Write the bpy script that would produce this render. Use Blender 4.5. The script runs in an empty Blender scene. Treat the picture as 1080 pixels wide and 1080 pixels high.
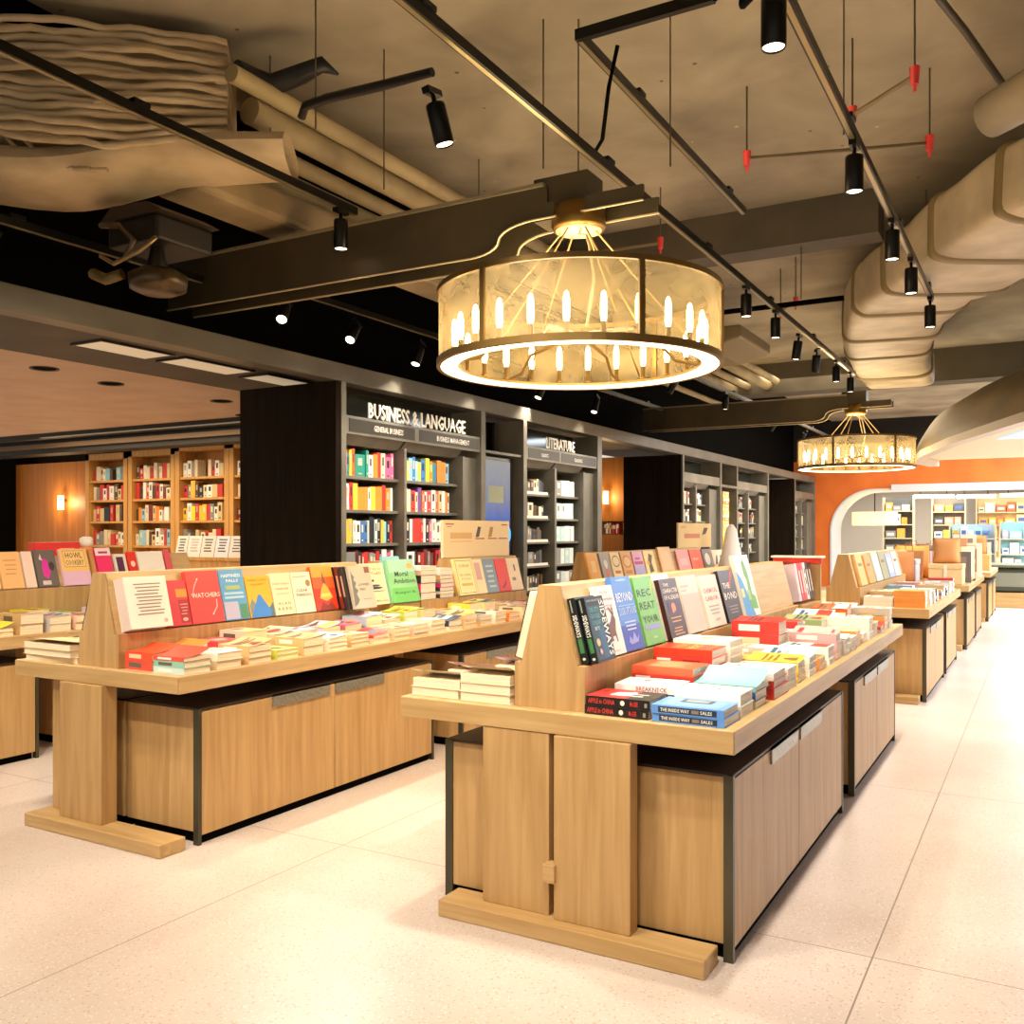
import bpy, math, random
from mathutils import Matrix, Vector, noise
random.seed(7)
PI = math.pi
R = math.radians
scene = bpy.context.scene
COL = scene.collection

# ------------------------------------------------------------------ helpers
def srgb(h):
    h = h.lstrip('#')
    if len(h) == 3: h = ''.join(q * 2 for q in h)
    v = [int(h[i:i + 2], 16) / 255 for i in (0, 2, 4)]
    return tuple((c / 12.92 if c <= .04045 else ((c + .055) / 1.055) ** 2.4) for c in v)

MATS = {}
def M(hexc, rough=.5, metal=0., spec=.5, emit=0.):
    """plain material, cached by its look"""
    k = (hexc, rough, metal, spec, emit)
    if k in MATS:
        return MATS[k]
    m = bpy.data.materials.new('paint_' + hexc.strip('#'))
    m.use_nodes = True
    b = m.node_tree.nodes['Principled BSDF']
    c = srgb(hexc)
    b.inputs['Base Color'].default_value = (*c, 1)
    b.inputs['Roughness'].default_value = rough
    b.inputs['Metallic'].default_value = metal
    b.inputs['Specular IOR Level'].default_value = spec
    if emit:
        b.inputs['Emission Color'].default_value = (*c, 1)
        b.inputs['Emission Strength'].default_value = emit
    MATS[k] = m
    return m

def proc(name, ca, cb, scale, detail=4, rough=.5, metal=0., bump=0., dist=0., lo=.35, hi=.65, spots=None):
    """two-tone noise material in object space; spots = (colour, scale, threshold)"""
    m = bpy.data.materials.new(name)
    m.use_nodes = True
    nt = m.node_tree
    N, L = nt.nodes, nt.links
    b = N['Principled BSDF']
    tc = N.new('ShaderNodeTexCoord')
    mp = N.new('ShaderNodeMapping')
    mp.inputs['Scale'].default_value = scale
    L.new(tc.outputs['Object'], mp.inputs['Vector'])
    n = N.new('ShaderNodeTexNoise')
    n.inputs['Scale'].default_value = 1
    n.inputs['Detail'].default_value = detail
    n.inputs['Distortion'].default_value = dist
    L.new(mp.outputs['Vector'], n.inputs['Vector'])
    r = N.new('ShaderNodeValToRGB')
    r.color_ramp.elements[0].position = lo
    r.color_ramp.elements[1].position = hi
    r.color_ramp.elements[0].color = (*srgb(ca), 1)
    r.color_ramp.elements[1].color = (*srgb(cb), 1)
    L.new(n.outputs['Fac'], r.inputs['Fac'])
    out = r.outputs['Color']
    if spots:
        for sc_, sscale, th in spots:
            v = N.new('ShaderNodeTexVoronoi')
            v.inputs['Scale'].default_value = sscale
            L.new(tc.outputs['Object'], v.inputs['Vector'])
            lt = N.new('ShaderNodeMath'); lt.operation = 'LESS_THAN'
            lt.inputs[1].default_value = th
            L.new(v.outputs['Distance'], lt.inputs[0])
            mx = N.new('ShaderNodeMix'); mx.data_type = 'RGBA'
            L.new(lt.outputs[0], mx.inputs['Factor'])
            L.new(out, mx.inputs['A'])
            mx.inputs['B'].default_value = (*srgb(sc_), 1)
            out = mx.outputs['Result']
    L.new(out, b.inputs['Base Color'])
    b.inputs['Roughness'].default_value = rough
    b.inputs['Metallic'].default_value = metal
    if bump:
        bp = N.new('ShaderNodeBump')
        bp.inputs['Strength'].default_value = bump
        bp.inputs['Distance'].default_value = .02
        L.new(n.outputs['Fac'], bp.inputs['Height'])
        L.new(bp.outputs['Normal'], b.inputs['Normal'])
    return m

class MB:
    def __init__(s):
        s.v, s.f, s.m, s.sm = [], [], [], []
    def add(s, vs, fs, m=0, smooth=False):
        o = len(s.v)
        s.v += [tuple(v) for v in vs]
        for f in fs:
            s.f.append(tuple(o + i for i in f)); s.m.append(m); s.sm.append(smooth)
        return s
    def box(s, x0, x1, y0, y1, z0, z1, m=0):
        vs = [(x, y, z) for z in (z0, z1) for y in (y0, y1) for x in (x0, x1)]
        return s.add(vs, [(0, 2, 3, 1), (4, 5, 7, 6), (0, 1, 5, 4), (2, 6, 7, 3), (0, 4, 6, 2), (1, 3, 7, 5)], m)
    def prism(s, poly, a0, a1, axis='y', m=0):
        """extrude a 2-D outline; axis y: poly in xz, x: poly in yz, z: poly in xy"""
        def p(u, w, a):
            return (u, a, w) if axis == 'y' else (a, u, w) if axis == 'x' else (u, w, a)
        n = len(poly)
        vs = [p(u, w, a0) for u, w in poly] + [p(u, w, a1) for u, w in poly]
        fs = [tuple(range(n))[::-1], tuple(range(n, 2 * n))] + [(i, (i + 1) % n, n + (i + 1) % n, n + i) for i in range(n)]
        return s.add(vs, fs, m)
    def tube(s, pts, r, n=8, m=0, caps=True):
        pts = [Vector(p) for p in pts]
        rs = r if isinstance(r, (list, tuple)) else [r] * len(pts)
        vs, fs = [], []
        up = None
        for i, p in enumerate(pts):
            t = (pts[min(i + 1, len(pts) - 1)] - pts[max(i - 1, 0)]).normalized()
            a = Vector((0, 0, 1)) if abs(t.z) < .9 else Vector((1, 0, 0))
            u = t.cross(a).normalized()
            if up is not None and u.dot(up) < 0:
                u = -u
            up = u
            w = t.cross(u)
            for k in range(n):
                an = 2 * PI * k / n
                vs.append(p + (u * math.cos(an) + w * math.sin(an)) * rs[i])
        for i in range(len(pts) - 1):
            for k in range(n):
                fs.append((i * n + k, i * n + (k + 1) % n, (i + 1) * n + (k + 1) % n, (i + 1) * n + k))
        o = len(s.v)
        s.add(vs, fs, m, True)
        if caps:
            for q in (0, len(pts) - 1):
                s.f.append(tuple(o + q * n + k for k in range(n))); s.m.append(m); s.sm.append(False)
        return s
    def lathe(s, prof, cx=0, cy=0, n=32, m=0, a0=0, a1=2 * PI, smooth=True):
        full = abs(a1 - a0 - 2 * PI) < 1e-6
        k_ = n if full else n + 1
        vs, fs = [], []
        for r, z in prof:
            for k in range(k_):
                an = a0 + (a1 - a0) * k / n
                vs.append((cx + r * math.cos(an), cy + r * math.sin(an), z))
        for i in range(len(prof) - 1):
            for k in range(n):
                k2 = (k + 1) % k_
                fs.append((i * k_ + k, i * k_ + k2, (i + 1) * k_ + k2, (i + 1) * k_ + k))
        return s.add(vs, fs, m, smooth)
    def grid(s, P, m=0, closed_u=False, smooth=True):
        """P: rows of points"""
        nu, nv = len(P), len(P[0])
        vs = [q for row in P for q in row]
        fs = []
        for i in range(nu - (0 if closed_u else 1)):
            for j in range(nv - 1):
                i2 = (i + 1) % nu
                fs.append((i * nv + j, i * nv + j + 1, i2 * nv + j + 1, i2 * nv + j))
        return s.add(vs, fs, m, smooth)
    def xf(s, mat):
        s.v = [tuple(mat @ Vector(v)) for v in s.v]
        return s
    def build(s, name, mats, parent=None, loc=None, bevel=0., local=False):
        me = bpy.data.meshes.new(name)
        off = Vector(loc) if loc is not None else (parent.matrix_world.translation if (parent is not None and not local) else Vector((0, 0, 0)))
        if local:
            off = Vector((0, 0, 0))
        me.from_pydata([tuple(Vector(v) - off) for v in s.v], [], s.f)
        mats = mats if isinstance(mats, (list, tuple)) else [mats]
        for x in mats:
            me.materials.append(x)
        me.polygons.foreach_set('material_index', s.m)
        me.polygons.foreach_set('use_smooth', s.sm)
        me.update()
        o = bpy.data.objects.new(name, me)
        COL.objects.link(o)
        if parent is not None:
            o.parent = parent
        elif loc is not None:
            o.location = loc
        if bevel:
            b = o.modifiers.new('edge', 'BEVEL')
            b.width = bevel; b.segments = 2; b.limit_method = 'ANGLE'; b.angle_limit = R(40)
        return o

LABELS = {}
def tag(o, label, cat, group=None):
    n = len(label.split())
    if not 4 <= n <= 16: print('BADLEN', n, label)
    if label in LABELS and LABELS[label] != group:
        print('DUPLICATE LABEL', label)
    LABELS[label] = group
    o['label'] = label; o['category'] = cat
    if group:
        o['group'] = group
    return o

def thing(name, label, cat, loc=(0, 0, 0), group=None):
    o = bpy.data.objects.new(name, None)
    COL.objects.link(o)
    o.location = loc
    o.matrix_world = Matrix.Translation(loc)
    return tag(o, label, cat, group)

def struct(name, mb, mats, bevel=0.):
    o = mb.build(name, mats, bevel=bevel)
    o['kind'] = 'structure'
    return o

def dup(root, loc, label, rotz=None, group=None):
    r = root.copy(); COL.objects.link(r)
    r.location = loc
    if rotz is not None:
        r.rotation_euler = (0, 0, rotz)
    tag(r, label, root['category'], group or root.get('group'))
    for ch in list(root.children):
        c = ch.copy(); COL.objects.link(c); c.parent = r
        for g in list(ch.children):
            d = g.copy(); COL.objects.link(d); d.parent = c
    return r

ORD = ['zeroth', 'first', 'second', 'third', 'fourth', 'fifth', 'sixth', 'seventh', 'eighth', 'ninth', 'tenth', 'eleventh', 'twelfth', 'thirteenth',
       'fourteenth', 'fifteenth', 'sixteenth', 'seventeenth', 'eighteenth', 'nineteenth', 'twentieth'] + ['twenty-' + w for w in
       ('first', 'second', 'third', 'fourth', 'fifth', 'sixth', 'seventh', 'eighth', 'ninth')] + ['thirtieth'] + ['thirty-' + w for w in ('first', 'second', 'third', 'fourth', 'fifth', 'sixth', 'seventh', 'eighth', 'ninth')]

# lettering: a font outline turned into mesh data, cached
TXT = {}
def text_mesh(s, bold=.0):
    k = (s, bold)
    if k not in TXT:
        cu = bpy.data.curves.new('lettering', 'FONT')
        cu.body = s; cu.resolution_u = 1
        cu.offset = bold
        ob = bpy.data.objects.new('lettering', cu)
        COL.objects.link(ob)
        bpy.context.view_layer.update()
        me = bpy.data.meshes.new_from_object(ob.evaluated_get(bpy.context.evaluated_depsgraph_get()))
        vs = [tuple(v.co) for v in me.vertices]
        fs = [tuple(p.vertices) for p in me.polygons]
        bpy.data.objects.remove(ob); bpy.data.curves.remove(cu); bpy.data.meshes.remove(me)
        x0 = min(v[0] for v in vs); x1 = max(v[0] for v in vs)
        y0 = min(v[1] for v in vs); y1 = max(v[1] for v in vs)
        TXT[k] = ([((v[0] - x0) / (x1 - x0) - .5, (v[1] - y0) / (y1 - y0) - .5) for v in vs], fs)
    return TXT[k]

# ------------------------------------------------------------------ camera
F = 986.
YAW = R(29.7)
HC = 1.5
cam = bpy.data.cameras.new('camera')
cam.sensor_width = 36
cam.lens = F / 1080 * 36
cam.shift_y = 22 / 1080
cam.clip_end = 200
co = bpy.data.objects.new('camera', cam)
COL.objects.link(co)
co.location = (0, 0, HC)
co.rotation_euler = (R(90), 0, YAW)
scene.camera = co
_s, _c = math.sin(YAW), math.cos(YAW)
def Yx(px, x):
    """how far down the hall (y) something at offset x stands, from its bearing in the photograph"""
    u = (px - 540) / F
    return x * (_c + u * _s) / (-_s + u * _c)
def Xy(px, y):
    u = (px - 540) / F
    return y * (-_s + u * _c) / (_c + u * _s)
def Zd(px, py, x=None, y=None):
    u = (px - 540) / F
    t = x / (-_s + u * _c) if x is not None else y / (_c + u * _s)
    return HC + (562 - py) / F * t

# ------------------------------------------------------------------ materials
WV = proc('oak_upright_grain', '#ab844f', '#c49e68', (26, 26, 1.6), 5, .45, dist=.6, lo=.3, hi=.7)
WY = proc('oak_lengthwise_grain', '#b8935d', '#cfad79', (26, 1.6, 26), 5, .42, dist=.6, lo=.3, hi=.7)
WX = proc('oak_crosswise_grain', '#b28d57', '#c9a671', (1.6, 26, 26), 5, .42, dist=.6, lo=.3, hi=.7)
WSH = proc('honey_shelf_wood', '#c08a45', '#d9a75f', (20, 20, 1.5), 4, .5, lo=.3, hi=.7)
WOR = proc('orange_panel_wood', '#a8651f', '#c07c30', (14, 14, .8), 5, .5, lo=.3, hi=.7)
WDK = proc('dark_walnut', '#120b05', '#1f1509', (20, 20, 1.2), 5, .8, lo=.3, hi=.7)
GREY = proc('grey_bronze_metal', '#6b675c', '#7b776b', (3, 3, 3), 3, .42, metal=.25)
RAIL = proc('rail_grey_metal', '#5f5a4e', '#6c675a', (2, 2, 2), 3, .45, metal=.2)
DGREY = M('#33312b', .45, .2)
BLACK = M('#080706', .95, spec=.05)
WDK.node_tree.nodes['Principled BSDF'].inputs['Specular IOR Level'].default_value = .08
BLKMET = M('#15130f', .35, .6)
BRASS = M('#8a6a35', .35, .85)
BRONZE = proc('post_bronze', '#4a4636', '#57533f', (8, 8, 2), 3, .4, metal=.6)
PULL = proc('brushed_steel_pull', '#8f8d80', '#a3a193', (4, 60, 60), 3, .35, metal=.6)
PAGES = proc('page_edges', '#e6cfa6', '#f6e6c8', (6, 6, 420), 2, .8)
PAGEW = proc('white_page_edges', '#e2dccd', '#f7f2e8', (6, 6, 420), 2, .8)
CONC = proc('raw_concrete', '#6f6654', '#b0a48a', (1.1, 1.1, 1.1), 12, .9, bump=.35, dist=.4, lo=.22, hi=.78, spots=[('#5f5644', 3.1, .05), ('#c4b9a0', 2.3, .03)])
CONCD = proc('stained_concrete_beam', '#4a4438', '#5f5748', (1.6, 1.6, 1.6), 9, .9, bump=.25, lo=.3, hi=.72)
DUCT = proc('duct_wrap_foil', '#aa9c80', '#d3c4a4', (2.2, 2.2, 2.2), 7, .55, bump=.35, lo=.3, hi=.7)
LAG = proc('lagging_cloth', '#b29c78', '#d8c39c', (3, 3, 9), 7, .8, bump=.4, lo=.3, hi=.7)
PIPE = proc('dusty_pipe_paint', '#9a885f', '#b8a576', (2, 2, 2), 5, .6)
WHITE = M('#f2ede2', .6)

def terrazzo():
    m = proc('terrazzo_floor', '#c2b0a4', '#cebfb4', (1.2, 1.2, 1.2), 4, .3, spots=[('#b79f8d', 46, .2), ('#d8ccc0', 60, .22), ('#c99c86', 31, .13), ('#8f8174', 24, .07)])
    nt = m.node_tree; N, L = nt.nodes, nt.links
    b = N['Principled BSDF']
    src = b.inputs['Base Color'].links[0].from_socket
    tc = N.new('ShaderNodeTexCoord'); sp = N.new('ShaderNodeSeparateXYZ')
    L.new(tc.outputs['Object'], sp.inputs[0])
    fac = None
    for ax, off, per in (('X', .53, 2.4), ('Y', 1.3, 2.4)):
        a = N.new('ShaderNodeMath'); a.operation = 'ADD'; a.inputs[1].default_value = off + 240 + .003
        L.new(sp.outputs[ax], a.inputs[0])
        md = N.new('ShaderNodeMath'); md.operation = 'MODULO'; md.inputs[1].default_value = per
        L.new(a.outputs[0], md.inputs[0])
        lt = N.new('ShaderNodeMath'); lt.operation = 'LESS_THAN'; lt.inputs[1].default_value = .006
        L.new(md.outputs[0], lt.inputs[0])
        if fac is None:
            fac = lt.outputs[0]
        else:
            mxm = N.new('ShaderNodeMath'); mxm.operation = 'MAXIMUM'
            L.new(fac, mxm.inputs[0]); L.new(lt.outputs[0], mxm.inputs[1]); fac = mxm.outputs[0]
    mx = N.new('ShaderNodeMix'); mx.data_type = 'RGBA'
    L.new(fac, mx.inputs['Factor']); L.new(src, mx.inputs['A'])
    mx.inputs['B'].default_value = (*srgb('#8d7e6f'), 1)
    L.new(mx.outputs['Result'], b.inputs['Base Color'])
    return m
FLOOR = terrazzo()

def gauze():
    m = bpy.data.materials.new('woven_brass_gauze')
    m.use_nodes = True
    nt = m.node_tree; N, L = nt.nodes, nt.links
    b = N['Principled BSDF']
    b.inputs['Base Color'].default_value = (*srgb('#a89468'), 1)
    b.inputs['Metallic'].default_value = .1
    b.inputs['Roughness'].default_value = .5
    tr = N.new('ShaderNodeBsdfTransparent')
    tl = N.new('ShaderNodeBsdfTranslucent'); tl.inputs['Color'].default_value = (*srgb('#cdbb94'), 1)
    tc = N.new('ShaderNodeTexCoord')
    n = N.new('ShaderNodeTexNoise'); n.inputs['Scale'].default_value = 3.5; n.inputs['Detail'].default_value = 2; n.inputs['Distortion'].default_value = .6
    L.new(tc.outputs['Object'], n.inputs['Vector'])
    mr = N.new('ShaderNodeMapRange'); mr.inputs[1].default_value = .35; mr.inputs[2].default_value = .65
    mr.inputs[3].default_value = .38; mr.inputs[4].default_value = .66
    L.new(n.outputs['Fac'], mr.inputs[0])
    m1 = N.new('ShaderNodeMixShader'); m1.inputs[0].default_value = .35
    L.new(b.outputs[0], m1.inputs[1]); L.new(tl.outputs[0], m1.inputs[2])
    m2 = N.new('ShaderNodeMixShader')
    L.new(mr.outputs[0], m2.inputs[0]); L.new(m1.outputs[0], m2.inputs[1]); L.new(tr.outputs[0], m2.inputs[2])
    L.new(m2.outputs[0], N['Material Output'].inputs['Surface'])
    return m
GAUZE = gauze()

def glass_tint():
    m = bpy.data.materials.new('smoked_glass')
    m.use_nodes = True
    b = m.node_tree.nodes['Principled BSDF']
    b.inputs['Base Color'].default_value = (*srgb('#3a3d36'), 1)
    b.inputs['Roughness'].default_value = .08
    return m
SMOKE = glass_tint()

# ------------------------------------------------------------------ room shell
struct('floor', MB().box(-17, 9, -6, 37, -.1, 0), FLOOR)
struct('ceiling', MB().box(-5.15, 9, -6, 37, 4.6, 4.8), CONC)
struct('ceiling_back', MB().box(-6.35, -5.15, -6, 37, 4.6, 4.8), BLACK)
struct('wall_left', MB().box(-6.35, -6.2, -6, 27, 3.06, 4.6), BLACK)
struct('beam_cross', MB().box(-5.15, -1.3, 8.9, 9.25, 4.2, 4.6), CONCD)
struct('beam_rear', MB().box(-5.15, 3, 17.2, 17.7, 4.05, 4.6), CONCD)
struct('wall_right', MB().box(8.8, 9, -6, 37, 0, 4.6), proc('cream_plaster', '#d8c9ac', '#e3d5ba', (2, 2, 2), 4, .8))
# long metal header that ties the bookcases together, and the soffits behind it
struct('trim_1', MB().box(-5.78, -5.6, -4, 27, 2.89, 3.055), RAIL, .006)
struct('trim_2', MB().box(-5.92, -5.79, -4, 27, 2.93, 2.97), M('#8d7b60', .5))
struct('ceiling_soffit', MB().box(-7.7, -5.78, -6, 27, 3.06, 3.1), proc('soffit_grey', '#4c463a', '#575044', (2, 2, 2), 3, .7))
struct('ceiling_left', MB().box(-17, -7.7, -6, 9.4, 3.06, 3.2), proc('warm_plaster_ceiling', '#c9ac92', '#d4b9a0', (2, 2, 2), 3, .7))
struct('wall_back', MB().box(-17, -6.9, 10.55, 10.7, 0, 3.1), WDK)
struct('beam_left', MB().box(-17, -6.9, 9.4, 9.75, 2.78, 3.2).box(-17, -6.9, 9.1, 9.4, 2.98, 3.06), [M('#15100a', .6)])
struct('trim_3', MB().box(-17, -6.9, 9.32, 9.4, 2.86, 2.93), M('#6b5136', .6))
struct('wall_wood', MB().box(-16.1, -13.95, 10.2, 10.54, 0, 2.72), WOR)
struct('wall_dark', MB().box(-17, -16.1, 9.9, 10.54, 0, 3.05), BLACK)
for i, (x, y) in enumerate([(-8.24, 5.5), (-8.47, 6.4), (-8.46, 7.9), (-9.2, 9.0)]):
    t = thing('recessed_downlight', 'dark round recessed downlight in cream ceiling, %s from the open end' % ORD[i + 1], 'downlight', (x, y, 3.06), 'recessed ceiling downlights')
    MB().lathe([(.11, 3.055), (.13, 3.05), (.13, 3.06)], x, y, 24).build('trim_ring', M('#4a3b2c', .5), t)
    MB().lathe([(.001, 3.058), (.11, 3.058)], x, y, 24).build('lamp_recess', BLACK, t)
for i, (y0, y1) in enumerate([(4.9, 5.6), (5.75, 6.55), (6.75, 7.65)]):
    t = thing('light_panel', 'pale backlit rectangular panel in dark soffit, %s towards the bookcase' % ORD[i + 1], 'light panel', (-6.75, y0, 3.05), 'soffit light panels')
    MB().box(-6.95, -6.6, y0, y1, 3.045, 3.058).build('diffuser', M('#d8c8a8', .5, emit=.3), t)
    MB().box(-6.97, -6.58, y0 - .02, y0, 3.04, 3.058).box(-6.97, -6.58, y1, y1 + .02, 3.04, 3.058).box(-6.97, -6.95, y0, y1, 3.04, 3.058).box(-6.6, -6.58, y0, y1, 3.04, 3.058).build('frame', M('#2b2721', .5), t)

# end wall: orange, with a wide arch whose white lining shows
AX, AR, AZ = -5.2, 1.15, 2.70
arch = [(AX, 0), (AX, AZ - AR)] + [(AX + AR - AR * math.cos(a), AZ - AR + AR * math.sin(a)) for a in [PI / 2 * k / 14 for k in range(1, 15)]] + [(8.8, AZ)]
wall_poly = [(-6.2, 0)] + arch + [(8.8, 3.5), (-6.2, 3.5)]
ORANGE = proc('orange_painted_wall', '#c85f16', '#d87022', (1.2, 1.2, 1.2), 5, .6)
struct('wall_end', MB().prism(wall_poly, 27, 27.12), ORANGE)
struct('wall_end_upper', MB().box(-6.2, 8.8, 27, 27.12, 3.5, 4.6), M('#1c1813', .9))
lin = MB()
def arch_band(d0, d1, y0, y1):
    n = len(arch)
    P = []
    for i, (x, z) in enumerate(arch):
        if i <= 1: nx, nz = 1, 0
        elif i == n - 1: nx, nz = 0, -1
        else:
            a = PI / 2 * (i - 1) / 14
            nx, nz = math.cos(a), -math.sin(a)
        P.append([(x + nx * d0, y0, z + nz * d0), (x + nx * d0, y1, z + nz * d0), (x + nx * d1, y1, z + nz * d1), (x + nx * d1, y0, z + nz * d1), (x + nx * d0, y0, z + nz * d0)])
    return P
lin.grid(arch_band(.002, .05, 26.96, 28.3), smooth=False)
lin.box(-3.6, 8.8, 26.9, 26.99, 2.60, 2.80)
struct('trim_4', lin, M('#c4c6ca', .5))

# right-hand bulge: curved bulkhead sweeping over the walkway, flat pale soffit behind it
BULK = proc('bronze_bulkhead_plaster', '#6b5c3a', '#857248', (.8, .8, 2.4), 5, .5)
path = [Vector((4.5, 3.5)), Vector((2.5, 6.3)), Vector((.9, 8.9)), Vector((-.2, 11.0)), Vector((-1.05, 13.3)), Vector((-1.6, 15.2)), Vector((-1.85, 16.6)), Vector((-1.7, 17.6))]
prof = [(0, 2.7)] + [(.0 + .95 * (1 - math.cos(a)), 2.75 + .78 * math.sin(a)) for a in [PI / 2 * k / 10 for k in range(11)]]
P = []
for i, p in enumerate(path):
    t = (path[min(i + 1, len(path) - 1)] - path[max(i - 1, 0)]).normalized()
    nrm = Vector((t.y, -t.x))          # towards the walkway's far side (+x)
    sc = 1. if i < 5 else (1., .9, .6)[i - 5]
    P.append([(p.x + nrm.x * d, p.y + nrm.y * d, 2.7 + (z - 2.7) * sc) for d, z in prof])
struct('ceiling_bulkhead', MB().grid(P), BULK)
edge = MB()
P2 = []
for i, p in enumerate(path):
    t = (path[min(i + 1, len(path) - 1)] - path[max(i - 1, 0)]).normalized()
    nrm = Vector((t.y, -t.x))
    P2.append([(p.x + nrm.x * d, p.y + nrm.y * d, z) for d, z in ((-.03, 2.64), (-.03, 2.74), (.12, 2.74), (.12, 2.64), (-.03, 2.64))])
edge.grid(P2, smooth=False)
struct('trim_5', edge, M('#cfc6b8', .5))
low = [(p.x + .1, p.y) for p in path] + [(6, 17.6), (8.7, 3.5)]
struct('ceiling_low', MB().prism(low, 2.75, 2.8, 'z'), M('#f2dfc4', .7))
t = thing('luminous_ceiling_panel', 'pale blue luminous panel set in the low walkway ceiling', 'light panel', (2, 13, 2.74))
MB().prism([(-.55, 13.9), (5, 14.2), (5, 9.2), (1.0, 9.2)], 2.735, 2.748, 'z').build('diffuser', M('#a5d0ff', .4, emit=.55), t)
MB().box(-.2, 5, 14.22, 14.32, 2.70, 2.75).build('frame', M('#55514a', .5), t)

# ------------------------------------------------------------------ ceiling services
def Pz(px, py, z):
    u, v = (px - 540) / F, (562 - py) / F
    t = (z - HC) / v
    return ((-_s + u * _c) * t, (_c + u * _s) * t, z)

def vcable(name, x, y, z0, z1, r, label, cat='hanger', group=None, mat=None):
    o = MB().tube([(0, 0, z0), (0, 0, z1)], r, 6).build(name, mat or M('#6a5c40', .6), loc=None)
    o.location = (x, y, 0)
    return tag(o, label, cat, group)

# big box channel over each chandelier
def channel(y, name, label):
    t = thing('ceiling_channel', label, 'ceiling channel', (-4, y, 3.4))
    low_edge = [(-5.96, 3.24), (-3.16, 3.24)]
    cv = [(-3.16 + .2 * math.sin(a), 3.32 - .08 * math.cos(a)) for a in [PI / 2 * k / 6 for k in range(1, 7)]]
    cv2 = [(-2.70 - .26 * math.cos(a), 3.32 + .09 * math.sin(a)) for a in [PI / 2 * k / 6 for k in range(1, 7)]]
    low_edge += cv + cv2 + [(-2.0, 3.41)]
    top = [(-2.0, 3.50), (-2.62, 3.50), (-2.62, 3.6), (-5.96, 3.6)]
    MB().prism(low_edge + top, y, y + .02).build('front_plate', BRONZE_D, t)
    MB().prism(low_edge + top, y + .24, y + .26).build('rear_plate', BRONZE_D, t)
    MB().box(-5.96, -2.64, y - .02, y + .28, 3.6, 3.62).build('top_flange', M('#8f8468', .5, .3), t)
    for nm, d in (('front_edge_strip', -.012), ('rear_edge_strip', .248)):
        mb = MB()
        mb.grid([[(x, y + d, z), (x, y + d + .014, z), (x, y + d + .014, z - .008), (x, y + d, z - .008), (x, y + d, z)] for x, z in low_edge], smooth=False)
        mb.build(nm, M('#cdbb93', .45, .3), t)
    MB().box(-2.72, -2.36, y + .02, y + .24, 3.40, 3.66).build('mounting_box', BRONZE_D, t)
    return t
BRONZE_D = proc('channel_bronze', '#453d2c', '#544a35', (2, 2, 2), 4, .5, metal=.3)
CHY = 5.15
CH2 = 15.1
channel(CHY - .13, '', 'long bronze box channel with pale edge lines carrying the large near chandelier')
channel(CH2 - .13, '', 'long bronze box channel carrying the small distant chandelier')

def track(name, x, y0, y1, z, label):
    t = thing('lighting_track', label, 'lighting track', (x, y0, z))
    MB().box(x - .022, x + .022, y0, y1, z, z + .05).build('rail', BLKMET, t)
    MB().box(x - .012, x + .012, y0, y1, z - .004, z).build('conductor_slot', M('#9c8c66', .3, .7), t)
    y = y0 + .8
    while y < y1:
        MB().box(x - .03, x + .03, y, y + .1, z + .05, z + .075).build('joiner', BLKMET, t)
        y += 1.9
    return t
track('', -2.28, .5, 13.5, 3.665, 'long black lighting track passing above both chandeliers')
track('', -.9, .5, 9.28, 3.62, 'long black lighting track above the walkway edge')
track('', -4.08, .5, 5.0, 3.66, 'black lighting track below the lagged duct and pipes')
t = track('', -2.22, 4.65, 7.85, 4.2, 'short high black track ending at the concrete beam')
MB().box(-2.24, -1.46, 4.62, 4.66, 4.2, 4.26).build('cross_rail', BLKMET, t)
track('', -4.3, 6.2, 24, 3.68, 'distant black lighting track beside the dark void over the bookcases')
track('', -5.45, 2.6, 4.9, 3.36, 'short black track in the dark void beside the ventilation machine')
track('', -5.45, 5.4, 14.5, 3.5, 'black lighting track above the long bookcase header')
# wiring tray with a dangling lead near the branch spotlight
mb = MB().tube([Pz(456, 76, 3.72), Pz(400, 91, 3.74), Pz(345, 104, 3.76), Pz(322, 112, 3.78), Pz(318, 124, 3.74)], [.022, .026, .026, .024, .024], 8)
tag(mb.build('hanging_conduit', M('#0d0c0a', .5)), 'short black conduit sloping from track towards the pipes', 'conduit')
mb = MB().tube([Pz(250, 68, 4.3), Pz(268, 82, 4.3), Pz(287, 90, 4.3), Pz(318, 78, 4.34), Pz(340, 68, 4.36), Pz(356, 78, 4.36)], [.03, .06, .07, .06, .05, .01], 8)
tag(mb.build('black_bracket', M('#0d0c0a', .5)), 'black curved bracket arm beside the lagged duct end', 'bracket')
mb = MB().tube([(-2.02, 4.7, 4.15), (-2.08, 4.72, 3.95), (-2.2, 4.9, 3.75), (-2.29, 5.0, 3.735)], .012, 6)
tag(mb.build('loose_cable', BLACK), 'black cable drooping between the high track and chandelier channel', 'cable')
mb = MB()
for k in range(5):
    mb.tube([(-1.46 + .03 * k, 4.64, 4.22), (-1.3 + .03 * k, 4.3 - .03 * k, 4.05 - .04 * (k % 2)), (-1.12, 3.95, 3.95 - .05 * k), (-.95, 3.75, 3.72)], .018, 6)
tag(mb.build('cord_bundle', BLACK), 'tangled black cable bundle beside walkway track', 'cable')

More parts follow.
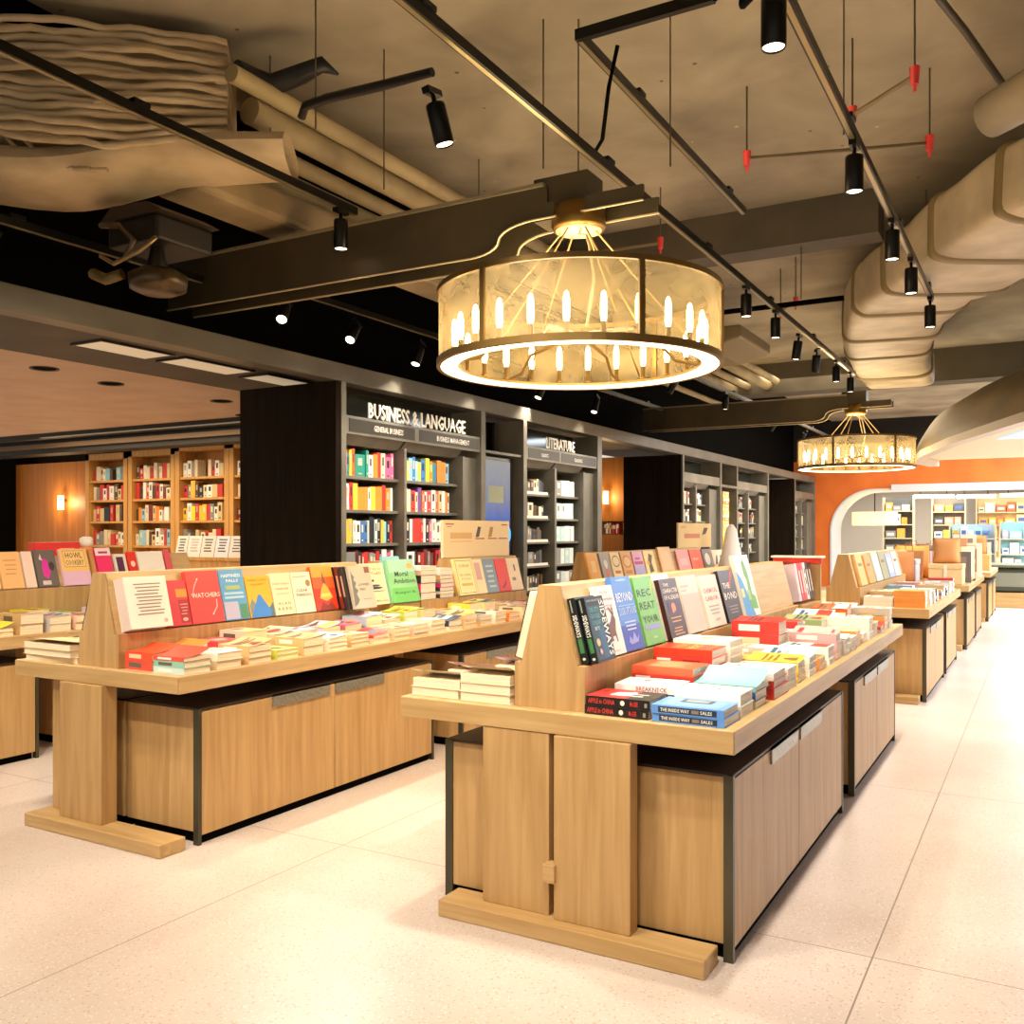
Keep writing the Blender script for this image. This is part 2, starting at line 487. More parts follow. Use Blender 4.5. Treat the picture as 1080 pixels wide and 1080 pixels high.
# spotlights
def spot_proto(big=1.):
    t = thing('track_spotlight', 'prototype lamp to be named below', 'spotlight', (0, 0, 0), 'track spotlights')
    MB().box(-.02, .02, -.06, .06, -.03, .0).build('track_adapter', BLKMET, t, local=True)
    MB().tube([(0, 0, -.03), (0, 0, -.08)], .012, 8).build('stem', BLKMET, t, local=True)
    MB().lathe([(.001, -.07), (.046, -.075), (.048, -.09), (.048, -.265), (.044, -.27), (.04, -.262)], n=20).build('housing', BLKMET, t, local=True)
    MB().lathe([(.001, -.2625), (.04, -.2625)], n=20).build('lens', M('#ffe9c0', .4, emit=6), t, local=True)
    return t
SP = spot_proto()
spots = []
first = [True]
def spotlight(x, y, z, label, tx=0., ty=0., W=0, col=(1, .88, .72), size=75):
    if tx or ty: z -= .045
    if first[0]:
        first[0] = False
        o = SP; o.location = (x, y, z); tag(o, label, 'spotlight', 'track spotlights')
        LABELS.pop('prototype lamp to be named below', None)
    else:
        o = dup(SP, (x, y, z), label)
    o.rotation_euler = (R(tx), R(ty), 0)
    if W:
        l = bpy.data.lights.new('spot_beam', 'SPOT')
        l.energy = W; l.color = col; l.spot_size = R(size); l.spot_blend = .7; l.shadow_soft_size = .06
        lo = bpy.data.objects.new('spot_beam', l); COL.objects.link(lo)
        lo.parent = o; lo.location = (0, 0, -.30)
    return o

for i, (px, w, tx, ty) in enumerate([(787, 75, 0, 0), (818, 70, 0, 0), (843, 70, 0, 8), (862, 70, 20, 10), (882, 70, 0, 0), (897, 0, 0, 0)]):
    spotlight(-2.28, Yx(px, -2.28), 3.665, 'black cylinder spotlight beyond the near chandelier, %s along the long track' % ORD[i + 1], tx, ty, w)
for i, (px, w) in enumerate([(816, 70), (901, 75), (941, 75), (961, 70), (981, 75)]):
    spotlight(-.9, Yx(px, -.9), 3.618, 'black cylinder spotlight hanging over the walkway edge, %s along its track' % ORD[i + 1], 0, 0, w, size=95)
spotlight(*Pz(455, 84, 3.67), 'black cylinder spotlight hanging from the sloping conduit', 10, -10, 95, size=95)
spotlight(-4.08, 4.85, 3.66, 'black cylinder spotlight just before the bronze box channel', 0, 0, 110, size=90)
spotlight(-2.28, 1.6, 3.665, 'black cylinder spotlight at the near end of the long track', 20, 0, 70, size=100)
spotlight(-5.45, 3.3, 3.355, 'tilted spotlight in the dark void near the ventilation machine', -30, -30, 5)
for i, (px, tx, ty, w) in enumerate([(302, 35, -25, 3), (377, 40, -15, 3), (445, 25, 0, 3), (520, 25, 0, 3), (575, 25, 10, 3), (630, 25, 0, 3)]):
    spotlight(-5.45, Yx(px, -5.45), 3.465, 'tilted spotlight in the dark void above bookcases, %s from the dark panel' % ORD[i + 1], -tx, ty, w)
for i, y in enumerate([6.75, 7.5, 8.4, 10.5, 11.3, 12.1, 14.2, 16.6, 17.5, 19.9, 21.2, 23.5]):
    spotlight(-4.3, y, 3.678, 'small spotlight aimed at the long bookcase row, %s along its track' % ORD[i + 1], 0, 33 if i != 6 else 0, 62, col=(1, .93, .82), size=50)
for i, (x, y) in enumerate([(-.9, .75), (-2.28, .75), (-4.08, .75), (-.9, 1.9), (-4.08, 1.7)]):  # added fill lamps out of view, brightening the near table faces
    spotlight(x, y, 3.655 if x < -1 else 3.615, 'added out-of-view fill spotlight aimed at the table ends, %s from the walkway' % ORD[i + 1], 40, 8, 58, col=(1, .92, .8), size=80)
spotlight(-4.08, 2.2, 3.655, 'added out-of-view fill spotlight aimed at the cream-ceiling table', 25, 35, 80, col=(1, .9, .75), size=80)  # added lamp out of view, lifts the dark cabinet faces of this table
# a stubby reddish tube lamp at the very top and two white pendants by the pipes
mb = MB().lathe([(.001, 4.6), (.07, 4.6), (.07, 4.15), (.065, 4.1), (.03, 4.09), (.001, 4.09)], n=20)
o = mb.build('ceiling_stub', M('#4a3026', .5)); o.location = (-2.95, 3.05, -.02)
tag(o, 'stubby dark reddish cylinder hanging from concrete at top edge', 'ceiling fitting')
t = thing('pendant_emitter', 'white cup-shaped fitting on a thin black rod below the pipes', 'ceiling fitting', (-5.3, 5.45, 3.95))
MB().tube([(-5.3, 5.45, 4.6), (-5.3, 5.45, 4.05)], .012, 6).build('rod', BLACK, t)
MB().lathe([(.001, 4.06), (.055, 4.06), (.06, 3.96), (.075, 3.93), (.001, 3.93)], -5.3, 5.45, 16).build('cup', M('#d9cdbb', .5), t)
t = thing('black_pendant_box', 'black square fitting on a thin black rod below the pipes', 'ceiling fitting', (-5.28, 5.8, 3.95))
MB().tube([(-5.28, 5.8, 4.6), (-5.28, 5.8, 4.0)], .015, 6).build('rod', BLACK, t)
MB().prism([(-5.38, 3.92), (-5.18, 3.92), (-5.2, 4.02), (-5.36, 4.02)], 5.72, 5.88).build('housing', BLACK, t)

# pipes running along the hall
for i, (x, z, r, nm) in enumerate([(-4.18, 4.22, .055, 'uppermost and slimmest'), (-4.42, 4.2, .085, 'second'), (-4.78, 4.2, .06, 'third'), (-5.05, 4.15, .10, 'thick fourth'), (-5.5, 4.0, .05, 'lowest thin')]):
    o = MB().tube([(x, (3.98, 4.36, 4.66, 4.95, 5.2)[i], z), (x, 18 if i else 16.9, z)], r, 14).build('ceiling_pipe', PIPE)
    tag(o, 'dusty cream ceiling pipe, %s of the bundle behind the lagged duct' % nm, 'pipe', 'parallel ceiling pipes')

# lagged duct end: layered cloth-wrapped sheets
def lagging():
    t = thing('lagged_duct', 'layered cream lagged duct with rippled sheet edges', 'duct', (-5.2, 3.3, 4.1))
    P = []
    a, b = Vector((-4.36, 4.12)), Vector((-5.6, 3.05))
    back = Vector((-.65, .76))
    NL = 15
    for L_ in range(NL):
        z0 = 3.88 + .042 * L_
        mb = MB()
        ring = []
        for (dz, grow) in ((0, 0), (.004, .022), (.034, .022), (.038, 0)):
            row = []
            for k in range(25):
                u = k / 24
                p = a.lerp(b, u)
                bul = .10 * math.sin(PI * min(u * 1.2, 1)) + .02 * math.sin(u * 9 + L_) + .012 * (L_ % 3)
                sag = -.10 * math.sin(PI * u) * (1 - L_ / NL) + .03 * noise.noise((u * 4, L_ * .7, 0))
                n_ = Vector((.65, -.76))
                q = p + n_ * (bul + grow)
                row.append((q.x, q.y, z0 + dz + sag + .02 * noise.noise((u * 11, L_ * 1.3, 3))))
            p2 = b + back * .72
            row.append((p2.x, p2.y, z0 + dz))
            p3 = a + back * .55
            row.insert(0, (p3.x, p3.y, z0 + dz))
            ring.append(row)
        mb.grid(ring)
        mb.build('lagging_layer', LAG, t)
    mb = MB()
    mb.prism([(a.x, a.y), (b.x, b.y), (b.x - .48, b.y + .56), (a.x - .36, a.y + .42)], 3.86, 4.5, 'z')
    mb.build('duct_body', LAG, t)
    return t
LAGGED = lagging()
def lower_duct():
    t = LAGGED
    P = []
    for k in range(17):
        u = k / 16
        c = Vector((-5.9 + 1.75 * u, 3.35 + 1.1 * u, 3.78 - .1 * math.sin(PI * min(1, u * 1.6)) + .1 * u))
        row = []
        w = .34 - .12 * u
        for j in range(17):
            an = PI * 2 * j / 16
            row.append((c.x + .15 * math.cos(an), c.y - .36 * math.cos(an) * w / .34, c.z + w * .5 * math.sin(an) * (1 + .08 * noise.noise((u * 5, j * .4, 1)))))
        P.append(row)
    MB().grid(P).build('elbow', LAG, t)
    mb = MB()
    for q in range(4):
        pts = []
        for k in range(12):
            u = k / 11
            pts.append((-5.62 + .1 * q + .5 * u * u, 3.22 + .04 * q + .28 * u, 3.98 - .3 * math.sin(u * 1.5) - .01 * q))
        mb.tube(pts, .014, 6)
    mb.build('lagging_ridge', LAG, t)
    return t
lower_duct()
# tan duct running out of the lagging towards the hall's far end and a dark machine below
MB().box(-5.12, -4.72, 4.2, 9.0, 3.72, 3.95).build('flat_duct', proc('pale_duct', '#8b7a5c', '#a8946f', (2, 2, 2), 5, .8), LAGGED, bevel=.04)
def machine():
    t = thing('ventilation_unit', 'dark tangled ventilation machine above the dark header', 'ventilation unit', (-4.85, 4.0, 3.4))
    o = Vector((.13, .08, -.24))
    q = lambda pts: [Vector(v) + o for v in pts]
    MB().box(-5.14, -4.68, 3.86, 4.3, 3.29, 3.45).build('casing', M('#241e17', .5, .3), t, bevel=.02)
    MB().prism([(-5.2, 3.45), (-4.62, 3.45), (-4.75, 3.52), (-5.08, 3.54)], 3.84, 4.3).build('casing_hood', M('#3a3024', .5, .3), t)
    MB().lathe([(.001, 2.98), (.10, 2.98), (.17, 3.01), (.18, 3.09), (.11, 3.13), (.001, 3.13)], -4.78, 3.95, 18).build('fan_bowl', M('#4c3e2a', .35, .6), t)
    MB().lathe([(.05, 3.13), (.06, 3.19), (.04, 3.29)], -4.85, 4.0, 12).build('motor_neck', M('#2c251b', .4, .5), t)
    MB().tube(q([(-5.25, 3.72, 3.66), (-5.05, 3.7, 3.62), (-4.95, 3.72, 3.52), (-5.05, 3.74, 3.42)]), .02, 8).build('flexible_hose', M('#5d4e36', .35, .6), t)
    MB().tube(q([(-5.2, 3.68, 3.45), (-5.0, 3.62, 3.36), (-4.82, 3.66, 3.42), (-4.72, 3.7, 3.5)]), .014, 8).build('bent_pipe', M('#8a7550', .3, .7), t)
    MB().tube(q([(-5.3, 3.7, 3.36), (-5.15, 3.68, 3.3), (-5.05, 3.72, 3.33)]), .035, 8).build('end_cap', M('#6a5a30', .4, .4), t)
    MB().tube([(-5.1, 4.1, 3.52), (-5.1, 4.1, 3.6)], .012, 6).build('hanger_rod', BLACK, t)
machine()

# wrapped duct on the right, banded
def big_duct():
    t = thing('wrapped_air_duct', 'wide foil-wrapped air duct with cross bands curving along the ceiling', 'duct', (-1, 9, 3.98))
    pth = [(1.6, 5.6), (1.0, 6.6), (.4, 7.5), (-.14, 8.35), (-.65, 9.25), (-1.1, 10.1), (-1.45, 11.1), (-1.72, 12.5), (-1.9, 14), (-2.0, 16)]
    def at(s):
        i = min(int(s), len(pth) - 2); f = s - i
        a, b = Vector(pth[i]), Vector(pth[i + 1])
        d0 = (b - a).normalized()
        d1 = (Vector(pth[i + 2]) - b).normalized() if i + 2 < len(pth) else d0
        return a.lerp(b, f), d0.lerp(d1, f).normalized()
    def section(s, g=0.):
        p, tan = at(s)
        nx = Vector((tan.y, -tan.x))
        w = .60 - .012 * s + g; h = .27 + g
        z = 3.97 + .011 * s + .02 * math.sin(s * 2.7)
        row = []
        for k in range(33):
            an = 2 * PI * k / 32
            cx = math.copysign(abs(math.cos(an)) ** .32, math.cos(an)) * w
            cz = math.copysign(abs(math.sin(an)) ** .32, math.sin(an)) * h
            d = 1 + .035 * noise.noise((s * 2.3, k * .35, 0))
            row.append((p.x + nx.x * cx * d, p.y + nx.y * cx * d, z + cz * d))
        return row
    P = []
    s = 0.
    while s < 8.99:
        P.append(section(s, .012 * math.sin(PI * (s % 1.))))
        s += .1
    MB().grid(P).build('duct_wrap', DUCT, t)
    for k in range(9):
        s = .35 + k
        MB().grid([section(s - .05, .0), section(s - .04, .03), section(s + .03, .03), section(s + .05, .0)]).build('band', proc_band, t)
    return t
proc_band = M('#8a7850', .6)
big_duct()
o = MB().tube([(0, 0, 0), (.3, -.25, .02), (1.2, -1.2, .05)], [.13, .14, .14], 18).build('branch_pipe', proc('pale_pipe', '#94856a', '#a89a7d', (2, 2, 2), 4, .5))
o.location = (-.3, 6.45, 4.06)
tag(o, 'pale round capped pipe above the wrapped air duct', 'pipe')
tag(MB().tube([(-.72, 4.9, 4.52), (-.40, 6.0, 4.40), (-.2, 6.6, 4.25)], .022, 8).build('strut', M('#4c4230', .5)), 'thin brown strut crossing concrete near the capped pipe', 'strut')
# dark clutter above the far bookcases / between ducts
o = MB().prism([(-4.95, 3.78), (-3.6, 3.78), (-3.2, 3.88), (-3.2, 4.03), (-4.95, 4.03)], 11.2, 12.6).build('hanging_duct', M('#7d6d4d', .7), bevel=.03)
tag(o, 'broad tan duct box with sloped side beyond the concrete beam', 'duct')
tag(MB().tube([(-5.1, 10.6, 4.05), (-1.9, 10.6, 4.05)], .03, 8).build('black_pipe', BLACK), 'thin black pipe crossing beyond the concrete beam', 'pipe')

# sprinkler pipe with red couplings
RED = M('#c8281e', .5)
def sprinkler(p0, p1, label):
    t = thing('sprinkler_pipe', label, 'sprinkler pipe', p0)
    MB().tube([p0, p1], .014, 8).build('pipe', M('#8d7c5a', .5), t)
    for p in (p0, p1):
        MB().tube([(p[0], p[1], p[2] + .05), (p[0], p[1], p[2] - .05)], [.03, .022], 8).build('coupling', RED, t)
        MB().tube([(p[0], p[1], p[2] - .05), (p[0], p[1], p[2] - .09)], .01, 8).build('sprinkler_head', RED, t)
        MB().tube([(p[0], p[1], p[2] + .05), (p[0], p[1], 4.66)], .006, 6).build('drop', M('#6a5c40', .5), t)
sprinkler((-1.8, 6.45, 4.1), (-.67, 6.8, 4.1), 'sprinkler pipe with red couplings behind the walkway track')
sprinkler((-1.05, 6.15, 4.12), (-.65, 5.8, 4.12), 'short sprinkler branch with red couplings above the walkway track')
sprinkler((-3.0, 7.95, 4.1), (-3.9, 7.9, 4.1), 'sprinkler pipe with red couplings behind the near chandelier')
sprinkler((-2.44, 10.72, 4.1), (-2.7, 11.1, 4.1), 'distant sprinkler branch with red couplings beyond the concrete beam')
for i, (px, y, z1) in enumerate([(573, 5.0, 3.7), (610, 5.1, 3.66), (707, 5.3, 3.68), (890, 5.4, 3.7), (333, 3.9, 3.7), (405, 4.8, 3.7), (505, 6.6, 4.05), (438, 7.2, 4.2), (285, 4.5, 3.95), (845, 9.0, 3.7), (977, 9.2, 3.7)]):
    vcable('hanger_wire', Xy(px, y), y, z1, 4.6, .0045, 'thin steel hanger wire below concrete, %s of the long drops' % ORD[i + 1], 'hanger wire', 'thin hanger wires')

# ------------------------------------------------------------------ chandelier
def chandelier():
    t = thing('drum_chandelier', 'large glowing drum chandelier hanging from the near bronze channel', 'chandelier', (0, 0, 0), 'drum chandeliers')
    Rr, H = .85, .46
    GOLD = M('#7d6233', .4, .6)
    b = lambda mb, n, m, p=t: mb.build(n, m, p, local=True)
    b(MB().lathe([(Rr - .012, H), (Rr + .012, H), (Rr + .012, H - .03), (Rr - .012, H - .03), (Rr - .012, H)], n=72, smooth=False), 'top_ring', GOLD)
    b(MB().lathe([(Rr - .012, .0), (Rr + .014, .0), (Rr + .014, .04), (Rr - .012, .04), (Rr - .012, .0)], n=72, smooth=False), 'bottom_ring', GOLD)
    b(MB().lathe([(Rr - .11, .004), (Rr - .012, .004), (Rr - .012, .012), (Rr - .11, .012), (Rr - .11, .004)], n=72, smooth=False), 'light_strip', M('#ffe3a8', .4, emit=7))
    b(MB().lathe([(Rr - .115, .013), (Rr - .012, .013), (Rr - .012, .03), (Rr - .115, .03), (Rr - .115, .013)], n=72, smooth=False), 'bulb_tray', GOLD)
    for k in range(6):
        a0 = 2 * PI * k / 6 + .32
        b(MB().lathe([(Rr, .04), (Rr, H - .03)], n=12, a0=a0, a1=a0 + 2 * PI / 6), 'gauze_panel', GAUZE)
        p = Vector((math.cos(a0), math.sin(a0), 0)); q = Vector((-p.y, p.x, 0))
        vs = [(p * r + q * s_ * .016 + Vector((0, 0, z))) for z in (.02, H) for r in (Rr - .01, Rr + .014) for s_ in (-1, 1)]
        b(MB().add(vs, [(0, 1, 3, 2), (4, 6, 7, 5), (0, 2, 6, 4), (1, 5, 7, 3), (0, 4, 5, 1), (2, 3, 7, 6)]), 'upright_bar', GOLD)
    for k in range(24):
        an = 2 * PI * k / 24 + .1
        x, y = (Rr - .095) * math.cos(an), (Rr - .095) * math.sin(an)
        so = b(MB().lathe([(.001, .03), (.022, .03), (.022, .045), (.014, .05), (.016, .12), (.001, .12)], x, y, 10), 'bulb_socket', GOLD)
        b(MB().lathe([(.012, .12), (.018, .15), (.018, .24), (.011, .275), (.001, .285)], x, y, 10), 'tube_bulb', M('#ffe2a6', .3, emit=16), so)
    for k in range(6):
        an = 2 * PI * k / 6 + .6
        c, s = math.cos(an), math.sin(an)
        b(MB().tube([((Rr - .06) * c, (Rr - .06) * s, .03), (.6 * c, .6 * s, .06), (.5 * c, .5 * s, .16), (.1 * c, .1 * s, .2)], .011, 8), 'spoke', GOLD)
    b(MB().lathe([(.001, .17), (.1, .17), (.1, .21), (.001, .21)], n=20), 'hub', GOLD)
    for k in range(6):
        an = 2 * PI * k / 6 + .3
        b(MB().tube([(.1 * math.cos(an), .1 * math.sin(an), .84), (.76 * math.cos(an + .1), .76 * math.sin(an + .1), .05)], .006, 6), 'suspension_cable', M('#b79b62', .4, .5))
    b(MB().tube([(.05, -.05, .84), (.03, -.06, .8), (.09, -.08, .78), (.12, -.1, .7), (.16, -.12, .5), (.1, -.1, .22)], .008, 6), 'flex_cord', M('#f0dfb5', .5))
    b(MB().lathe([(.001, .84), (.155, .84), (.165, .86), (.165, .98), (.001, .98)], n=28), 'canopy_body', BRASS)
    b(MB().lathe([(.001, .835), (.14, .835), (.14, .84)], n=28), 'canopy_plate', M('#d8c294', .5))
    b(MB().lathe([(.001, 1.03), (.09, 1.03), (.1, .98)], n=20), 'canopy_neck', M('#2a2116', .5))
    return t
ch = chandelier()
ch.location = (-2.47, CHY, 2.50)
dup(ch, (-2.53, CH2, 2.48), 'small distant drum chandelier in front of the orange wall', group='drum chandeliers')
def point(x, y, z, W, col=(1, .78, .48), r=.3):
    l = bpy.data.lights.new('lamp_glow', 'POINT'); l.energy = W; l.color = col; l.shadow_soft_size = r
    o = bpy.data.objects.new('lamp_glow', l); COL.objects.link(o); o.location = (x, y, z)
    return o
def area(x, y, z, sx, sy, W, col=(1, .9, .75), rot=(0, 0, 0)):
    l = bpy.data.lights.new('area_fill', 'AREA'); l.shape = 'RECTANGLE'; l.size = sx; l.size_y = sy; l.energy = W; l.color = col
    o = bpy.data.objects.new('area_fill', l); COL.objects.link(o); o.location = (x, y, z); o.rotation_euler = rot
    return o
# ------------------------------------------------------------------ display tables and cabinets
TZ = .83
def cabinet(x0, x1, y0, y1, side, label, pulls=None):
    """low double-door cabinet; doors on the +x (side=1) or -x (side=-1) face"""
    t = thing('storage_cabinet', label, 'cabinet', ((x0 + x1) / 2, (y0 + y1) / 2, 0), 'low cabinets under the tables')
    d = .02
    bx0, bx1 = (x0, x1 - d) if side > 0 else (x0 + d, x1)
    MB().box(bx0, bx1, y0, y1, .06, .645).build('body', WV, t, bevel=.003)
    MB().box(x0 + .02, x1 - .02, y0 + .03, y1 - .03, .0, .06).build('plinth', BLACK, t)
    MB().box(x0, x1, y0 + .002, y1, .645, .655).build('top_panel', M('#2b1b0e', .5), t)
    f = bx1 if side > 0 else bx0
    for yy in (y0 - .006, y1 - .014):
        a, b = sorted((f - side * .012, f + side * (d + .003)))
        MB().box(a, b, yy, yy + .02, .0, .652).build('corner_post', BRONZE, t)
    mid = (y0 + y1) / 2
    a, b = sorted((f + side * .001, f + side * d))
    for k, (p, q) in enumerate(((y0 + .018, mid - .003), (mid + .003, y1 - .018))):
        dr = MB().box(a, b, p, q, .045, .638).build('door', WV, t, bevel=.002)
        h0, h1 = (mid - .5, mid - .05) if k == 0 else (mid + .003, mid + .45)
        MB().box(*sorted((f + side * d, f + side * (d + .008))), h0, h1, .585, .648).box(*sorted((f + side * .004, f + side * (d + .008))), h0, h1, .640, .648).build('pull', PULL, t).parent = dr
    return t

def display_table(x0, x1, y0, y1, label, front):
    t = thing('display_table', label, 'table', ((x0 + x1) / 2, (y0 + y1) / 2, 0), 'long oak display tables')
    MB().box(x0, x1, y0, y1, .748, TZ).build('tabletop', WY, t, bevel=.004)
    MB().box(x0 + .003, x1 - .003, y0 - .004, y0 - .0002, .751, TZ - .003).build('edge_band', WX, t)
    if front == 'pair':
        b0, b1 = x0 + .235, x1 - .08
        legs = [(x0 + .395, x0 + .685, y0, y0 + .07), (x0 + .715, x0 + 1.02, y0 - .02, y0 + .05)]
    else:
        b0, b1 = x0 + .19, x1 - .04
        legs = [(x0 + .24, x0 + .395, y0 + .05, y0 + .11), (x0 + .40, x0 + .725, y0 - .02, y0 + .07)]
    MB().box(b0, b1, y0 - .075, y0 + .075, 0, .065).build('base_board', WX, t, bevel=.005)
    MB().box(b0, b1, y1 - .16, y1 - .01, 0, .065).build('base_board', WX, t, bevel=.005)
    for a, b, c, d in legs:
        MB().box(a, b, c, d, .065, .748).build('leg_panel', WV, t, bevel=.003)
    for a, b, c, d in legs:
        MB().box(a, b, y1 - .13, y1 - .06, .065, .748).build('leg_panel', WV, t, bevel=.003)
    ym = y0 + (y1 - y0) * .537
    MB().box(x0 + .45, x1 - .45, ym - .05, ym + .05, .0, .748).build('middle_trestle', WV, t, bevel=.003)
    if front == 'pair':
        MB().box(x0 + .675, x0 + .725, y0 - .035, y0 + .02, .20, .27).build('wedge_peg', WX, t, bevel=.004)
    return t

tabs = {}
for key, x0, x1, y0, y1, nm, fr in (
        ('walk', -2.30, -.91, 3.11, 7.40, 'long oak display table beside the wide walkway, two panel legs and peg in front', 'pair'),
        ('mid', -4.74, -3.49, 3.0, 7.30, 'long oak display table in the middle, crossed by orange-lit books', 'single'),
        ('far', -7.05, -5.8, 2.04, 5.7, 'oak display table under the cream ceiling, with the red box on its riser', 'single'),
        ('walk2', -2.25, -.88, 8.9, 12.4, 'second oak table along the walkway, behind the front one', 'pair'),
        ('walk3', -2.2, -.84, 13.2, 16.6, 'third oak table along the walkway, with straw hat and kraft goods', 'pair'),
        ('walk4', -2.1, -.8, 17.6, 20.5, 'fourth oak table along the walkway, close to the dark green counter', 'pair'),
        ('mid2', -4.74, -3.49, 8.5, 12.8, 'second oak table of the middle row, behind the black bookcase sign', 'single')):
    display_table(x0, x1, y0, y1, nm, fr)
    names = {'walk': 'front walkway table', 'mid': 'front middle table', 'far': 'table under the cream ceiling', 'walk2': 'second walkway table', 'walk3': 'third walkway table', 'walk4': 'fourth walkway table', 'mid2': 'second middle table'}[key]
    L_ = y1 - y0
    c1 = (y0 + (.07 if fr == 'pair' else .12), y0 + L_ * .494)
    c2 = (y0 + L_ * .578, y1 - .17)
    xs = (x0 + .16, x1 - .035)
    xm = (xs[0] + xs[1]) / 2
    for nth, c in (('near', c1), ('far', c2)):
        cabinet(xm + .01, xs[1], c[0] + (.03 if nth == 'near' else 0), c[1], 1, 'low oak cabinet under the %s, %s unit, doors facing the walkway' % (names, nth))
        cabinet(xs[0], xm - .01, c[0] + (.03 if nth == 'near' else 0), c[1], -1, 'low oak cabinet under the %s, %s unit, doors turned away' % (names, nth))

# risers: a box base with an A-shaped top that books lean on
def riser(xc, y0, y1, label, base=.17, top=.47, hw=.15):
    t = thing('book_riser', label, 'book riser', (xc, (y0 + y1) / 2, TZ), 'oak book risers')
    z = TZ + .0005
    MB().box(xc - hw, xc + hw, y0, y1, z, z + base).build('base_box', WV, t, bevel=.003)
    MB().prism([(xc - hw + .03, z + base), (xc + hw - .03, z + base), (xc + .045, z + top), (xc - .045, z + top)], y0 + .004, y1 - .004).build('sloped_back', WY, t, bevel=.003)
    MB().prism([(xc - hw, z), (xc + hw, z), (xc + hw, z + base), (xc + hw - .03, z + base), (xc + .045, z + top), (xc - .045, z + top), (xc - hw + .03, z + base), (xc - hw, z + base)], y0 - .006, y0 - .0002).build('end_board', WV, t)
    return t
riser(-1.64, 3.165, 6.62, 'oak book riser on the front walkway table, dark spined paperbacks at its end')
riser(-4.11, 3.04, 5.0, 'oak book riser on the front middle table, red and blue books leaning')
riser(-4.11, 5.24, 5.585, 'short oak book riser holding the green gradient paperback')
riser(-4.11, 6.12, 7.2, 'oak book riser under the cream sign board')
t = thing('display_plinth', 'low oak plinth under the tall magenta book pile', 'plinth', (-4.11, 5.85, TZ))
MB().box(-4.26, -3.955, 5.60, 6.10, TZ + .0005, TZ + .17).build('plinth_body', WV, t, bevel=.003)
MB().box(-4.26, -3.955, 5.60, 6.10, TZ + .1702, TZ + .176).build('top_board', WY, t)
riser(-6.45, 2.1, 5.6, 'oak book riser on the table under the cream ceiling', base=.27, top=.50)
riser(-4.11, 8.62, 12.3, 'oak book riser on the second middle table, with the row of picture books')
riser(-1.62, 9.0, 12.2, 'oak book riser on the second walkway table')

# ------------------------------------------------------------------ books
BOOKS = [0]
MASS = MB(); MASSM = []
def mass_mat(m):
    if m not in MASSM: MASSM.append(m)
    return MASSM.index(m)
def book(mat, w, h, t, cover, label, art=(), spine=(), spine_col=None, pages=None, curl=0., group=None, name='paperback_book', shell=.0016):
    """local frame: spine along y at x = 0, back cover on z = 0, front cover on z = t"""
    cm = M(cover, .38)
    if group in FARGROUPS:
        q = MB().box(0, w, 0, h, 0, shell).box(0, w, 0, h, t - shell, t).box(0, shell, 0, h, shell, t - shell)
        k0 = mass_mat(cm); q.m = [k0] * len(q.f)
        q.box(shell, w - .004, .004, h - .004, shell, t - shell, mass_mat(pages or PAGEW))
        for it in art:
            if it[0] == 'r':
                _, a0, b0, a1, b1, c = it
                q.add([(a0 * w, b0 * h, t + .0005), (a1 * w, b0 * h, t + .0005), (a1 * w, b1 * h, t + .0005), (a0 * w, b1 * h, t + .0005)], [(0, 1, 2, 3)], mass_mat(M(c, .45)))
        q.xf(mat)
        o_ = len(MASS.v); MASS.v += q.v; MASS.f += [tuple(i + o_ for i in f) for f in q.f]; MASS.m += q.m; MASS.sm += q.sm
        return None
    sm = M(spine_col or cover, .38)
    e = shell
    mb = MB()
    mb.box(0, w, 0, h, 0, e)
    if curl:
        rows = []
        for i in range(9):
            x = w * i / 8
            zz = t - e + curl * (i / 8) ** 2.2
            rows.append([(x, 0, zz), (x, h, zz), (x, h, zz + e), (x, 0, zz + e), (x, 0, zz)])
        mb.grid(rows, smooth=False)
    else:
        mb.box(0, w, 0, h, t - e, t)
    mb.box(0, e, 0, h, e, t - e, 1)
    o = mb.build(name, [cm, sm])
    o.matrix_world = mat
    tag(o, label, 'book', group)
    MB().box(e, w - .004, .004, h - .004, e, t - e).build('pages', pages or PAGEW, o, local=True)
    def draw(items, nm, put):
        mats, mb = [], MB()
        if curl and nm[0] == 'c':
            its = []
            for it in items:
                if it[0] == 'r':
                    _, a0, b0, a1, b1, c = it
                    its += [('r', a0 + (a1 - a0) * i / 6, b0, a0 + (a1 - a0) * (i + 1) / 6, b1, c) for i in range(6)]
                else: its.append(it)
            items = its
        for k, it in enumerate(items):
            z = .0004 + .00025 * (k if len(items) < 14 else k / 4)
            if it[0] == 't':
                _, s, cx, cy, ww, hh, col = it[:7]
                rot = it[7] if len(it) > 7 else 0
                vs, fs = text_mesh(s, .012)
                pts = []
                for u, v in vs:
                    a, b = u * ww, v * hh
                    if rot == -90: a, b = v * hh, -u * ww
                    elif rot == 90: a, b = -v * hh, u * ww
                    pts.append((cx + a, cy + b))
            elif it[0] == 'r':
                _, x0, y0, x1, y1, col = it
                pts = [(x0, y0), (x1, y0), (x1, y1), (x0, y1)]; fs = [(0, 1, 2, 3)]
            elif it[0] == 'e':
                _, cx, cy, rx, ry, col = it
                pts = [(cx + rx * math.cos(2 * PI * q / 20), cy + ry * math.sin(2 * PI * q / 20)) for q in range(20)]; fs = [tuple(range(20))]
            elif it[0] == 'p':
                _, pts, col = it; fs = [tuple(range(len(pts)))]
            m = M(col, .45)
            if m not in mats: mats.append(m)
            mb.add([put(a, b, z) for a, b in pts], fs, mats.index(m))
        if mb.v:
            mb.build(nm, mats, o, local=True)
    if art:
        draw(art, 'cover_lettering', lambda a, b, z: (a * w, b * h, t + z + (curl * abs(a) ** 2.2 + .0012 if curl else 0)))
    if spine:
        draw(spine, 'spine_lettering', lambda a, b, z: (-z, (1 - a) * h, b * t))
    BOOKS[0] += 1
    return o

